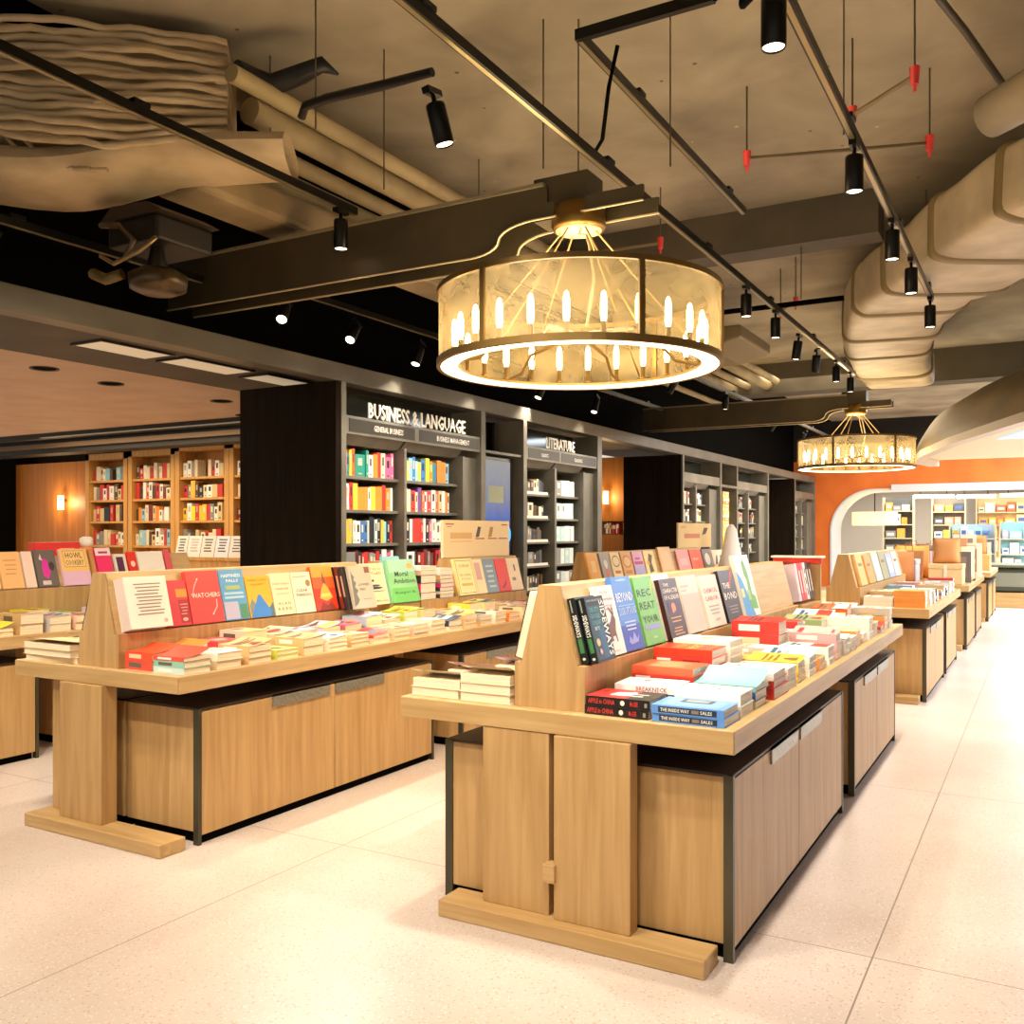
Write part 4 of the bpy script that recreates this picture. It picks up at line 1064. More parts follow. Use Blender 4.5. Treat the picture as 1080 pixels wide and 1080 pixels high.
more(EM, 'aisle side', 3.05, [[('#c8d8d0', None, .03), ('#8fc0a8', None, .03), ('#d8503c', 'coral book with curled cover', .02, (), (), {'curl': .035})], [('#e8d2a8', None, .04), ('#f4e8d4', 'white book with brown script', .04, [('t', 'Chan', .5, .6, .5, .14, '#8a7a66'), ('t', 'story', .5, .4, .4, .1, '#a89a86')])], R_('#d8b078', 3), R_('#cfe05a', 2, .024), R_('#d8b078', 2, .045), R_('#f4e8d4', 3, .024), R_('#e8c088', 3, .024), [('#f0e2c8', None, .03), ('#e8484a', None, .02)], R_('#e8d2a8', 3, .026), R_('#f0c8b0', 3, .026), R_('#f0e2c8', 3), [('#f4e8d4', None, .03), ('#3f5068', 'navy book with white band', .04, [('r', .1, .3, .9, .55, '#e8ecf0'), ('t', 'SPLIT', .5, .8, .7, .16, '#d8e0e8')])], R_('#e8c088', 3), [('#d8b078', None, .04), ('#c9c4bc', None, .03)], R_('#f4e8d4', 3), R_('#f08a3c', 2), R_('#e8d2a8', 3), R_('#f0c8b0', 3), R_('#f4e8d4', 3), R_('#e07890', 2)], GM, 'middle table', (.165, .21), 1, depth=.205, pages=PAGES, fewer=3)
CN['#f0502c'] = 'flame red'
more(RM, 'riser side', 3.06, [[('#d8503c', None, .045), ('#f0502c', None, .04, (), (), {'curl': .03})], [('#f0c8b0', None, .05), ('#f08a3c', None, .03, (), (), {'curl': .035})], R_('#e8484a', 3), R_('#f0c8b0', 4), R_('#e8d2a8', 3), R_('#b8c8d8', 3), R_('#d8c8d8', 3), R_('#e07890', 3), R_('#b8c8d8', 4), R_('#f0e2c8', 3), R_('#cfe05a', 4), R_('#f4ee9a', 4), R_('#c9c4bc', 3), R_('#e8c088', 3), R_('#f2d44c', 4), R_('#f4ee9a', 4), R_('#f0c8b0', 3), R_('#f4e8d4', 3), R_('#e4a8a8', 3)], GM, 'middle table', (.165, .2), 1, depth=.205, pages=PAGES, fewer=2)
for q in range(3):
    z = TZ + .0005
    for i in range(3):
        book(Matrix.Translation((-4.70, 3.24 + .24 * q, z)) @ Matrix.Rotation(R(-90 + random.uniform(-4, 4)), 4, 'Z'), .22, .40, .032, KR[i + q], 'thin cream booklet pile behind the middle riser, %s layer, %s pile' % (('lower', 'middle', 'upper')[i], ORD[q + 1]), pages=PAGES, group='booklets behind the middle riser', curl=.02 if i == 2 else 0)
        z += .0326

# --- table under the cream ceiling
GF = 'stacked books under the cream ceiling'
E3, R3 = -5.83, -6.07
CN.update({'#f0e040': 'bright lemon', '#a4cc3c': 'leaf green', '#f4d828': 'sunny yellow', '#f4e050': 'lemon', '#f0502c': 'flame red'})
more(E3, 'aisle side', 2.9, [R_('#d8503c', 3), [('#f08a3c', None, .04), ('#f4e050', None, .02)], R_('#d8b078', 3), [('#e8c088', None, .03), ('#f2e23c', 'lemon book with curled cover', .02, (), (), {'curl': .04})], R_('#d8b078', 4), R_('#c9c4bc', 3), R_('#f0c8b0', 3), R_('#d8c8d8', 4), R_('#d8c8d8', 4), None, None, R_('#f4ee9a', 3), R_('#e8d2a8', 3)], GF, 'cream-ceiling table', (.165, .225), 1, pal=KR, depth=.205, pages=PAGES, fewer=2, cut=9)
more(R3, 'riser side', 2.9, [R_('#f0c8b0', 3), R_('#f0e040', 4), R_('#f4e8d4', 3), R_('#f4d828', 4), R_('#f2d44c', 3), R_('#f0e040', 4), R_('#a4cc3c', 3), R_('#8fc0a8', 2), R_('#a4cc3c', 3), R_('#b8c8d8', 3), None, R_('#e07890', 3), R_('#e8484a', 4)], GF, 'cream-ceiling table', (.165, .21), 1, pal=KR, depth=.205, pages=PAGES, fewer=2, cut=9)
XF = -6.45 + .124
def dF(px0, px1, h, cover, label, art=(), **k):
    y0, y1 = Yx(px0, XF), Yx(px1, XF)
    t = .022
    return book(lean(XF + k.pop('shift', 0), y0, TZ + .2725 + k.pop('dz', 0), 18), y1 - y0 - .008, h * .9, t, cover, label, art, group='books leaning under the cream ceiling', **k)
dF(-24, 1, .30, '#e8c890', 'honey book cut by the picture edge, on the cream-ceiling riser')
dF(2, 26, .30, '#f0b878', 'pale orange hardback with faint print, on the cream-ceiling riser', lines([(.75, .03), (.62, .03), (.5, .03), (.38, .03)], '#d08a5a'))
dF(27, 39, .30, '#f0d0bc', 'narrow pale pink book beside the pale orange hardback')
dF(40, 63, .31, '#6a6058', 'dark photo-covered book with a magenta flower', [('p', [(.3, .3), (.5, .2), (.68, .4), (.6, .7), (.4, .78), (.28, .55)], '#d82c9c'), ('p', [(.2, .75), (.3, .9), (.36, .7)], '#e8c8d0'), ('e', .75, .55, .14, .12, '#3a3430'), ('r', .2, .05, .6, .16, '#d8c8c8')])
dF(67, 97, .315, '#e4b8d0', 'orange and lilac book with dark brush lettering', [('r', 0, .38, 1, 1, '#f0c070'), ('r', .12, .5, .9, .95, '#6a4a28'), ('r', .13, .51, .89, .94, '#f2c87c'), ('t', 'HOWL', .5, .82, .6, .16, '#6a3a20'), ('t', 'COOKERY', .5, .62, .66, .14, '#7a4a28')])
dF(99, 104, .31, '#c88a50', 'narrow brown spine beside the pink hardback')
dF(105, 122, .32, '#f0306a', 'hot pink hardback with a white top band', [('r', 0, .78, 1, 1, '#f8d8dc'), ('r', .2, .84, .8, .9, '#a03058'), ('r', 0, 0, 1, .16, '#f070b0')])
dF(124, 137, .26, '#e8dccc', 'white book with a dark violet picture, beside the red cover', [('r', .15, .1, .75, .9, '#5a2448')])
dF(138, 148, .28, '#e8341c', 'red paperback with white spot, beside the white cover', [('e', .5, .6, .25, .1, '#f4d8c8')])
dF(148.5, 176, .28, '#f6ecdc', 'large white book with faint sketch, beside the red paperbacks', [('r', .2, .1, .23, .3, '#c8b8a8'), ('r', .8, .1, .83, .3, '#c8b8a8')])
dF(177, 184, .3, '#e05860', 'slim rose book last on the cream-ceiling riser')
t = thing('red_box', 'long bright red box standing on the cream-ceiling riser', 'box', (-6.45, Yx(50, -6.45), TZ + .502))
ya, yb = Yx(33, -6.45), Yx(81, -6.45)
MB().box(-6.49, -6.41, ya, yb, TZ + .503, TZ + .60).build('carton', M('#e0281c', .4), t, bevel=.004)
MB().box(-6.4098, -6.408, ya + .2, ya + .32, TZ + .515, TZ + .555).box(-6.4098, -6.408, ya + .4, yb - .1, TZ + .515, TZ + .535).build('printed_label', M('#f0a090', .5), t)
t = thing('storage_jar', 'small white and orange jar at the end of the red box', 'jar', (-6.45, Yx(87, -6.45), TZ + .502))
yj = Yx(91, -6.45)
MB().lathe([(.001, TZ + .503), (.045, TZ + .503), (.05, TZ + .5), (.05, TZ + .55), (.03, TZ + .565)], -6.45, yj, 16).build('jar_body', M('#e8905c', .4), t)
MB().lathe([(.03, TZ + .565), (.05, TZ + .575), (.05, TZ + .625), (.03, TZ + .64), (.001, TZ + .642)], -6.45, yj, 16).build('lid', M('#f2ead8', .4), t)

# ------------------------------------------------------------------ books standing on shelves (one shared mesh, own colours)
def shelf_mesh():
    """unit book: depth along -x from 0, thickness along y 0..1, height z 0..1, spine at x = 0"""
    mb = MB()
    mb.box(-.04, 0, 0, 1, 0, 1, 0).box(-1, -.04, 0, .07, 0, 1, 0).box(-1, -.04, .93, 1, 0, 1, 0)
    mb.box(-.98, -.04, .07, .93, .012, .985, 1)
    mb.box(0, .004, .28, .72, .5, .84, 2).box(0, .004, .3, .7, .1, .16, 2)
    o = mb.build('shelf_book', [BLACK, PAGES, WHITE])
    me = o.data
    bpy.data.objects.remove(o)
    return me
SBM = shelf_mesh()
HEXN = {'#f2efe6': 'white', '#c8342c': 'red', '#e88a2c': 'orange', '#f2c23a': 'yellow', '#3a78b8': 'blue', '#1f8a78': 'teal', '#6fae4a': 'green', '#22262c': 'black', '#7a4a9a': 'purple', '#e06a9a': 'pink',
        '#8fc8dc': 'light blue', '#8a8a84': 'grey', '#d8c08a': 'tan', '#7a2a2a': 'maroon', '#34465c': 'navy', '#e8d8b8': 'cream', '#f0642c': 'vermilion', '#cfe0dc': 'mint', '#5a3c26': 'brown', '#b8b0a0': 'stone', '#e8e02c': 'bright yellow', '#a8c84a': 'lime', '#5f5a50': 'dark grey'}
INK = ['#f2efe6', '#22262c', '#c8342c', '#e8d8b8', '#f2c23a', '#34465c']
rs = random.Random(21)
FARSHELF = ('books in the brown-panel bookcase', 'books in the pale bookcase', 'books in the last bookcase', 'books in the wood niche')
def shelf_row(origin, length, run, facing, pal, group, where, hmin=.19, hmax=.25, dep=.16, tmin=.018, tmax=.042, gap=0., faceouts=(), inks=None):
    """stand books along one shelf. origin: near bottom corner on the front line; run 'y' (spines face +x) or 'x' (spines face -y)"""
    p, n = 0., 0
    while p < length - .02:
        if gap and rs.random() < gap:
            p += rs.uniform(.04, .12); continue
        n += 1
        t = rs.uniform(tmin, tmax)
        if n in faceouts: t = .155
        if p + t > length: break
        h = rs.uniform(hmin, hmax)
        c = rs.choice(pal)
        setb = rs.uniform(0, .015)
        if group in FARSHELF:
            d = dep
            q = MB().box(-d, 0, 0, t * .97, 0, h)
            q.m = [mass_mat(M(c, .4))] * 6
            q.box(0, .002, t * .15, t * .8, h * .5, h * .85, mass_mat(M(rs.choice(INK), .5)))
            q.xf(Matrix.Translation((origin[0] - setb, origin[1] + p, origin[2])) if run == 'y' else Matrix.Translation((origin[0] + p, origin[1] + setb, origin[2])) @ Matrix.Rotation(R(-90), 4, 'Z'))
            o_ = len(MASS.v); MASS.v += q.v; MASS.f += [tuple(i + o_ for i in f) for f in q.f]; MASS.m += q.m; MASS.sm += q.sm
            p += t
            continue
        o = bpy.data.objects.new('shelf_book', SBM)
        COL.objects.link(o)
        if run == 'y':
            o.location = (origin[0] - setb, origin[1] + p, origin[2]); rz = 0
        else:
            o.location = (origin[0] + p, origin[1] + setb, origin[2]); rz = -90
        if run == 'x': o.rotation_euler = (0, 0, R(-90))
        d = .03 if n in faceouts else dep
        o.scale = (d, t * .97, h)
        if run == 'x':
            o.location.x = origin[0] + p
        for k, m in ((0, M(c, .4)), (2, M(rs.choice(inks or [c, c, '#e8d8b8', '#22262c', '#5f5a50', '#b8b0a0']), .5))):
            o.material_slots[k].link = 'OBJECT'; o.material_slots[k].material = m
        what = 'front-facing book' if n in faceouts else 'spine'
        tag(o, '%s %s, %s from near end, %s' % (HEXN.get(c, 'pale'), what, ORD[n], where), 'book', group)
        p += t
    return n

# ------------------------------------------------------------------ long row of grey bookcases
FX = -5.6
def bay(y0, y1, cols, pil, shelves, label, head_z=(2.42, 2.59), top=2.89, ztop=2.33, depth=.42, end=None, glass=False):
    """cols: list of (y start, y end); pil: flat side panel from..to"""
    t = thing('bookcase', label, 'bookcase', (FX - depth / 2, (y0 + y1) / 2, 0), 'grey bookcases in the long row')
    xb = FX - depth
    MB().box(xb - .03, xb, y0, y1, 0, top).build('back_panel', M('#3b382f', .6), t)
    for a, b in ((y0, cols[0][0]), (pil[1], y1)):
        MB().box(xb, FX + .005, a, b, 0, top).build('stile', GREY, t, bevel=.004)
    for (a, b), (c, d) in zip(cols, cols[1:]):
        MB().box(xb, FX - .012, b, c, 0, ztop + .02).build('divider', GREY, t, bevel=.004)
    MB().box(xb, FX - .012, cols[-1][1], cols[-1][1] + .03, 0, ztop + .02).build('divider', GREY, t)
    MB().box(xb, FX - .07, cols[-1][1] + .03, pil[1], 0, ztop + .02).build('side_pilaster', GREY, t)
    for a, b in cols:
        for z in shelves:
            MB().box(xb, FX - .085, a, b, z - .03, z).build('shelf', GREY, t, bevel=.002)
        MB().prism([(FX - .02, head_z[0]), (FX - .10, ztop), (xb, ztop), (xb, head_z[0])], a, b).build('canopy_panel', GREY, t)
    MB().box(FX - .03, FX - .008, cols[0][0], pil[1], head_z[0], head_z[1]).build('fascia', GREY, t, bevel=.003)
    MB().box(xb + .01, xb + .02, cols[0][0], pil[1], head_z[1], top).build('upper_glass', SMOKE, t)
    return t

def lettering(parent, s, y0, y1, z0, z1, x, col='#d8d0c2', depth=.012, emit=.1, bold=.004):
    vs, fs = text_mesh(s, bold)
    k = len(vs)
    P = [((u + .5) * (y1 - y0) + y0, (v + .5) * (z1 - z0) + z0) for u, v in vs]
    mb = MB()
    mb.add([(x, a, b) for a, b in P], fs)
    if depth:
        mb.add([(x - depth, a, b) for a, b in P], [f[::-1] for f in fs])
        ed = {}
        for f in fs:
            for i in range(len(f)):
                e = (f[i], f[(i + 1) % len(f)])
                if (e[1], e[0]) in ed: ed.pop((e[1], e[0]))
                else: ed[e] = 1
        mb.add([(x, a, b) for a, b in P] + [(x - depth, a, b) for a, b in P], [(b_, a_, a_ + k, b_ + k) for a_, b_ in ed])
    return mb.build('lettering', M(col, .5, emit=emit), parent)

SH = [2.04, 1.72, 1.40, 1.08, .76]
b1 = bay(6.66, 9.2, [(6.73, 7.65), (7.69, 8.74)], (8.77, 9.10), SH, 'grey bookcase under the white BUSINESS and LANGUAGE letters')
MB().box(FX - 1.2, FX, 6.585, 6.66, 0, 2.885).build('end_panel', WDK, b1)
MB().box(FX - 1.2, FX - .45, 6.66, 9.2, 0, 2.885).build('rear_carcass', WDK, b1)
fy0, fy1 = 6.73, 9.10
for a, b, s, s0, s1 in ((6.78, 7.82, 'GENERAL BUSINESS', 7.15, 7.62), (7.90, 9.06, 'BUSINESS MANAGEMENT', 8.22, 8.86)):
    MB().box(FX - .007, FX - .004, a, b, 2.445, 2.565).build('sign_plate', M('#2f2b24', .4), b1)
    lettering(b1, s, s0, s1, 2.475, 2.53, FX - .003, depth=0, emit=.2)
lettering(b1, 'BUSINESS & LANGUAGE', 7.10, 8.82, 2.6, 2.75, FX - .03, emit=.1, bold=.012)
b2 = bay(10.1, 12.45, [(10.19, 10.98), (11.03, 11.86)], (11.9, 12.30), [2.0, 1.69, 1.385, 1.08, .77], 'grey bookcase under the white LITERATURE letters')
MB().box(FX - 1.2, FX - .45, 10.0, 12.45, 0, 2.885).build('rear_carcass', WDK, b2)
for a, b, s, s0, s1 in ((10.24, 11.1, 'CLASSICS', 10.58, 10.78), (11.16, 12.26, 'CLASSICS', 11.55, 11.8)):
    MB().box(FX - .007, FX - .004, a, b, 2.445, 2.565).build('sign_plate', M('#2f2b24', .4), b2)
    lettering(b2, s, s0, s1, 2.475, 2.52, FX - .003, depth=0, emit=.2)
lettering(b2, 'LITERATURE', 10.78, 11.62, 2.6, 2.75, FX - .03, emit=.1, bold=.012)
b3 = bay(15.94, 18.25, [(16.02, 16.7), (16.76, 17.5)], (17.54, 18.15), SH, 'grey bookcase just past the brown end panel behind the sign board')
MB().box(FX - 1.1, FX, 15.86, 15.94, 0, 2.885).build('end_panel', WDK, b3)
MB().box(FX - 1.1, FX - .45, 15.94, 18.25, 0, 2.885).build('rear_carcass', WDK, b3)
b4 = bay(19.3, 21.9, [(19.38, 20.2), (20.26, 21.1)], (21.14, 21.8), SH, 'pale grey bookcase between the yellow book tower and last brown panel')
MB().box(FX - 1.1, FX - .45, 19.3, 21.9, 0, 2.885).build('rear_carcass', WDK, b4)
b5 = bay(24.5, 26.95, [(24.58, 25.3), (25.36, 26.0)], (26.04, 26.85), SH, 'last grey bookcase, against the orange end wall')
MB().box(FX - .75, FX, 24.42, 24.5, 0, 2.885).build('end_panel', WDK, b5)
MB().box(FX - 1.1, FX - .45, 24.5, 26.95, 0, 2.885).build('rear_carcass', WDK, b5)

P_B = ['#f2efe6', '#c8342c', '#e88a2c', '#f2c23a', '#3a78b8', '#1f8a78', '#6fae4a', '#22262c', '#e06a9a', '#8fc8dc', '#e8d8b8', '#f0642c', '#34465c']
P_W = ['#f2efe6', '#e8d8b8', '#e88a2c', '#f0642c', '#d8c08a', '#c8342c', '#f2efe6', '#7a4a9a']
P_O = ['#e88a2c', '#f2c23a', '#f2efe6', '#c8342c', '#8a8a84', '#e88a2c', '#d8c08a']
P_L = ['#f2efe6', '#8fc8dc', '#3a78b8', '#cfe0dc', '#f2c23a', '#c8342c', '#e8d8b8', '#22262c']
P_R = ['#c8342c', '#7a2a2a', '#e06a9a', '#22262c', '#f2efe6', '#c8342c', '#8a8a84']
P_Y = ['#f2c23a', '#f2efe6', '#8fc8dc', '#e8e02c', '#1f8a78', '#3a78b8', '#e06a9a', '#e88a2c']
SN = ['top shelf', 'second shelf', 'third shelf', 'fourth shelf', 'lowest shelf']
zx = FX - .105
for k, z in enumerate(SH[:4]):
    shelf_row((zx, 6.745, z + .001), .87, 'y', 1, [P_B, P_O, P_L, P_R][k], 'books in the business bookcase', '%s beside the dark panel, business bookcase' % SN[k], faceouts=((6,), (6,), (), (3,))[k], gap=.03 if k == 2 else 0, hmin=.21, hmax=.26, tmin=.036, tmax=.085)
    shelf_row((zx, 7.70, z + .001), .98, 'y', 1, [P_Y, P_W, P_R, P_R][k], 'books in the business bookcase', '%s beside the screen side, business bookcase' % SN[k], faceouts=((), (), (5,), (3,))[k], gap=0 if k < 2 else .1, hmin=.20, hmax=.255, tmin=.036, tmax=.085)
P_D = ['#22262c', '#5a3c26', '#5f5a50', '#34465c', '#8a8a84', '#e8d8b8', '#5f5a50']
P_M = ['#b8d4d0', '#d8e4e2', '#cfe0dc', '#8a8a84', '#e4e8e2']
HEXN.update({'#b8d4d0': 'aqua', '#d8e4e2': 'pale mint', '#e4e8e2': 'chalk white'})
for k, z in enumerate([2.0, 1.69, 1.385, 1.08, .77]):
    MB().box(FX - .092, FX - .082, 10.22, 10.92, z - .004, z + .03).build('price_strip', M('#efe6d2', .5), b2)
    shelf_row((zx, 10.21, z + .001), .66, 'y', 1, P_D if k != 2 else P_D + ['#c8342c', '#e88a2c'], 'books in the literature bookcase', '%s beside the screen, literature bookcase' % SN[k], hmin=.15, hmax=.2, tmin=.05, tmax=.09, faceouts=((), (4,), (), (4,), ())[k])
    shelf_row((zx, 11.05, z + .001), .76, 'y', 1, P_M if k < 4 else P_M + ['#f2c23a'], 'books in the literature bookcase', '%s beside the side panel, literature bookcase' % SN[k], hmin=.2, hmax=.22, tmin=.09, tmax=.14, faceouts=(1, 2, 4), inks=['#cfe0dc', '#dfe8e4', '#8a8a84', '#f2efe6'])
for bname, cols, nm, pal in ((b3, [(16.04, .6), (16.78, .66)], 'brown-panel bookcase', ['#f2efe6', '#22262c', '#f2c23a', '#b8b0a0', '#e8d8b8', '#5f5a50']), (b4, [(19.4, .74), (20.28, .76)], 'pale bookcase', ['#b8b0a0', '#5f5a50', '#8a8a84', '#22262c']), (b5, [(24.6, .66), (25.38, .56)], 'last bookcase', ['#b8b0a0', '#8a8a84', '#f2efe6', '#5f5a50'])):
    for k, z in enumerate(SH[:4]):
        for q, (yy, ln) in enumerate(cols):
            shelf_row((zx, yy, z + .001), ln, 'y', 1, pal, 'books in the %s' % nm, '%s, %s column, %s' % (SN[k], 'near' if q == 0 else 'far', nm), tmin=.05, tmax=.11, hmin=.17, hmax=.24, gap=.2)

# screen between the first two bookcases
def screen_mat():
    m = bpy.data.materials.new('lit_screen')
    m.use_nodes = True
    nt = m.node_tree; N, L = nt.nodes, nt.links
    N.remove(N['Principled BSDF'])
    em = N.new('ShaderNodeEmission')
    tc = N.new('ShaderNodeTexCoord'); sp = N.new('ShaderNodeSeparateXYZ')
    L.new(tc.outputs['Generated'], sp.inputs[0])
    r = N.new('ShaderNodeValToRGB')
    e = r.color_ramp.elements
    e[0].position = 0; e[0].color = (*srgb('#27386e'), 1)
    e[1].position = 1; e[1].color = (*srgb('#8d8c8a'), 1)
    for p, c in ((.3, '#4a5fa0'), (.55, '#76788e'), (.8, '#85848a')):
        q = e.new(p); q.color = (*srgb(c), 1)
    L.new(sp.outputs['Z'], r.inputs['Fac'])
    n = N.new('ShaderNodeTexNoise'); n.inputs['Scale'].default_value = 6; n.inputs['Detail'].default_value = 4
    L.new(tc.outputs['Generated'], n.inputs['Vector'])
    mx = N.new('ShaderNodeMix'); mx.data_type = 'RGBA'; mx.blend_type = 'OVERLAY'; mx.inputs['Factor'].default_value = .18
    L.new(r.outputs['Color'], mx.inputs['A']); L.new(n.outputs['Color'], mx.inputs['B'])
    L.new(mx.outputs['Result'], em.inputs['Color'])
    em.inputs['Strength'].default_value = 1.0
    L.new(em.outputs[0], N['Material Output'].inputs['Surface'])
    return m
t = thing('digital_screen', 'tall bluish digital screen between the business and literature bookcases', 'screen', (-5.72, 9.6, 1.2))
MB().box(-5.80, -5.70, 9.22, 10.0, 1.20, 2.40).build('bezel', M('#0a0a0c', .3), t)
MB().box(-5.6999, -5.697, 9.28, 9.94, 1.27, 2.36).build('display', screen_mat(), t)
MB().prism([(9.42, 1.86), (9.78, 1.86), (9.78, 2.06), (9.42, 2.06)], -5.6968, -5.6962, 'x').build('display_poster', M('#8f9074', .5, emit=.25), t)
MB().lathe([(.001, 0), (.12, 0)], n=20).xf(Matrix.Translation((-5.6962, 9.84, 1.48)) @ Matrix.Rotation(R(90), 4, 'Y')).build('display_spot', M('#3fb0f0', .5, emit=.7), t)
MB().box(-5.9, -5.62, 9.215, 10.085, 2.43, 2.46).build('top_bar', GREY, t)
MB().box(-5.9, -5.64, 9.215, 10.085, .0, 1.19).build('plinth', GREY, t)
# yellow tower of books in the dark gap
t = thing('display_column', 'dark alcove column behind the yellow book tower', 'display column', (-6.0, 18.78, 0))
MB().box(-6.35, -5.95, 18.27, 19.28, 0, 2.88).build('back_panel', WDK, t)
MB().box(-5.95, -5.62, 18.35, 19.2, 0, .9).build('plinth', GREY, t)
MB().box(-5.66, -5.60, 18.25, 19.3, 2.42, 2.47).build('top_bar', GREY, t)
z = .901
for i in range(22):
    th = .055 + .02 * ((i * 7) % 3) / 2
    c = ['#f2d23a', '#f2c23a', '#e8d8b8', '#d8c08a', '#e88a2c'][0 if i < 9 else (i * 3) % 5]
    o = bpy.data.objects.new('shelf_book', SBM); COL.objects.link(o)
    o.location = (-5.67, 18.55 + .01 * ((i * 5) % 4), z); o.rotation_euler = (R(-90), 0, 0); o.location.y += .0
    o.scale = (.25, th, .42); z += th + .001; o.location.z = z - .001
    for k, m in ((0, M(c, .4)), (2, M('#f2efe6', .5))):
        o.material_slots[k].link = 'OBJECT'; o.material_slots[k].material = m
    tag(o, '%s book lying in the alcove tower, %s from the bottom' % ({'#f2d23a': 'golden', '#f2c23a': 'yellow', '#e8d8b8': 'cream', '#d8c08a': 'tan', '#e88a2c': 'orange'}[c], ORD[i + 1]), 'book', 'books in the alcove tower')
# wood wall and niche seen through the gap beyond the literature bookcase
struct('wall_nook', MB().box(-8.6, -6.72, 16.2, 16.4, 1.72, 2.92).box(-8.6, -6.72, 16.2, 16.4, 0, 1.48).box(-8.6, -6.72, 16.38, 16.4, 1.48, 1.72).box(-8.6, -6.72, 16.2, 16.38, 1.47, 1.482), WOR)
nz = rs
shelf_row((-7.24, 16.215, 1.485), .5, 'x', 1, ['#f2efe6', '#e8d8b8', '#22262c', '#c8342c'], 'books in the wood niche', 'niche in the orange wood wall', dep=.12, hmin=.17, hmax=.21, gap=.12)
def sconce(x, y, z, label):
    t = thing('wall_lamp', label, 'wall lamp', (x, y, z))
    MB().box(x - .02, x + .02, y - .06, y, z + .02, z + .06).build('bracket', BRASS, t)
    MB().lathe([(.05, z - .12), (.05, z + .12), (.045, z + .12), (.045, z - .12), (.05, z - .12)], x, y - .09, 16).build('lamp_shade', M('#ffd890', .5, emit=4), t)
    l = bpy.data.lights.new('sconce_glow', 'POINT'); l.energy = 12; l.color = (1, .7, .35); l.shadow_soft_size = .06
    o = bpy.data.objects.new('sconce_glow', l); COL.objects.link(o); o.parent = t; o.location = (0, -.2, 0)
sconce(-14.69, 10.2, 2.02, 'small glowing wall lamp on the orange wood wall under cream ceiling')
sconce(Xy(641, 16.2), 16.2, Zd(641, 525, y=16.2), 'small glowing wall lamp seen past the literature bookcase')

# ------------------------------------------------------------------ honey wood shelves at the back of the cream-ceiling room
SY = 10.0
def wood_case(px0, px1, ztop, label, nm, pal, seed):
    x0, x1 = Xy(px0, SY), Xy(px1, SY)
    t = thing('wooden_bookcase', label, 'bookcase', ((x0 + x1) / 2, SY + .2, 0), 'honey wood bookcases')
    MB().box(x0, x1, SY + .38, SY + .42, 0, ztop).build('back_panel', WSH, t)
    for a, b in ((x0, x0 + .09), (x1 - .09, x1)):
        MB().box(a, b, SY, SY + .38, 0, ztop).build('upright', WSH, t)
    MB().box(x0, x1, SY, SY + .38, ztop - .1, ztop).build('top_panel', WSH, t)
    zz = [2.36, 2.04, 1.69, 1.3, .9]
    for z in zz:
        MB().box(x0 + .09, x1 - .09, SY + .02, SY + .38, z - .035, z).build('shelf', WSH, t)
    for k, z in enumerate(zz[:4]):
        shelf_row((x0 + .11, SY + .06, z + .001), x1 - x0 - .24, 'x', 1, pal, 'books in the honey wood bookcases', '%s, %s' % (SN[k], nm), hmin=.17, hmax=.27, tmin=.06, tmax=.11, gap=.06)
P_H = ['#f2efe6', '#c8342c', '#e88a2c', '#d8c08a', '#5a3c26', '#e8d8b8', '#8fc8dc', '#7a2a2a']
P_H2 = ['#f2c23a', '#e8e02c', '#f2efe6', '#8a8a84', '#e8d8b8', '#c8342c', '#d8c08a']
P_H3 = ['#5a3c26', '#d8c08a', '#e8d8b8', '#22262c', '#8a8a84', '#c8342c', '#f2efe6']
wood_case(90, 134, 2.80, 'first honey wood bookcase, beside the orange wall and lamp', 'honey bookcase beside the lamp wall', P_H3 + P_H, 1)
wood_case(135, 184, 2.82, 'second honey wood bookcase from the lamp wall', 'second honey bookcase', P_H, 2)
wood_case(184.5, 241, 2.86, 'third honey wood bookcase from the lamp wall, yellow books on top shelf', 'third honey bookcase', P_H2 + P_H3, 3)
wood_case(241.5, 290, 2.86, 'fourth honey wood bookcase, half behind the dark panel', 'fourth honey bookcase', P_H + P_H3, 4)
# ledge of face-out white books in front of them
t = thing('display_ledge', 'wooden ledge of face-out white books before the honey bookcases', 'display ledge', (-8.6, 8.4, 0))
lx0, lx1 = Xy(180, 8.4), Xy(275, 8.4)
MB().box(lx0, lx1, 8.4, 8.75, 0, 1.15).build('cabinet_body', WSH, t, bevel=.004)
MB().box(lx0, lx1, 8.38, 8.40, 1.15, 1.19).build('front_lip', WSH, t)
x = lx0 + .03
for i, (wd, c, pr) in enumerate([(.2, '#f4f0e6', '#3a3430'), (.24, '#f6f2ea', '#c8b8a8'), (.24, '#f2ece0', '#4a4440'), (.24, '#eef0f2', '#4a4a50'), (.24, '#f2ede2', '#6a6460'), (.1, '#e8b84a', '#f4e0a0'), (.22, '#f6f2ea', '#b04060')]):
    if x + wd > lx1: break
    book(Matrix.Translation((x, 8.46, 1.152)) @ Matrix.Rotation(R(90 - 12), 4, 'X'), wd, .31, .025, c, 'white face-out book with dark print on the far ledge, %s along' % ORD[i + 1] if c != '#e8b84a' else 'golden narrow book on the far ledge', lines([(.82, .05), (.7, .05), (.58, .05), (.46, .05), (.34, .05)], pr), group='face-out books on the far ledge')
    x += wd + .012

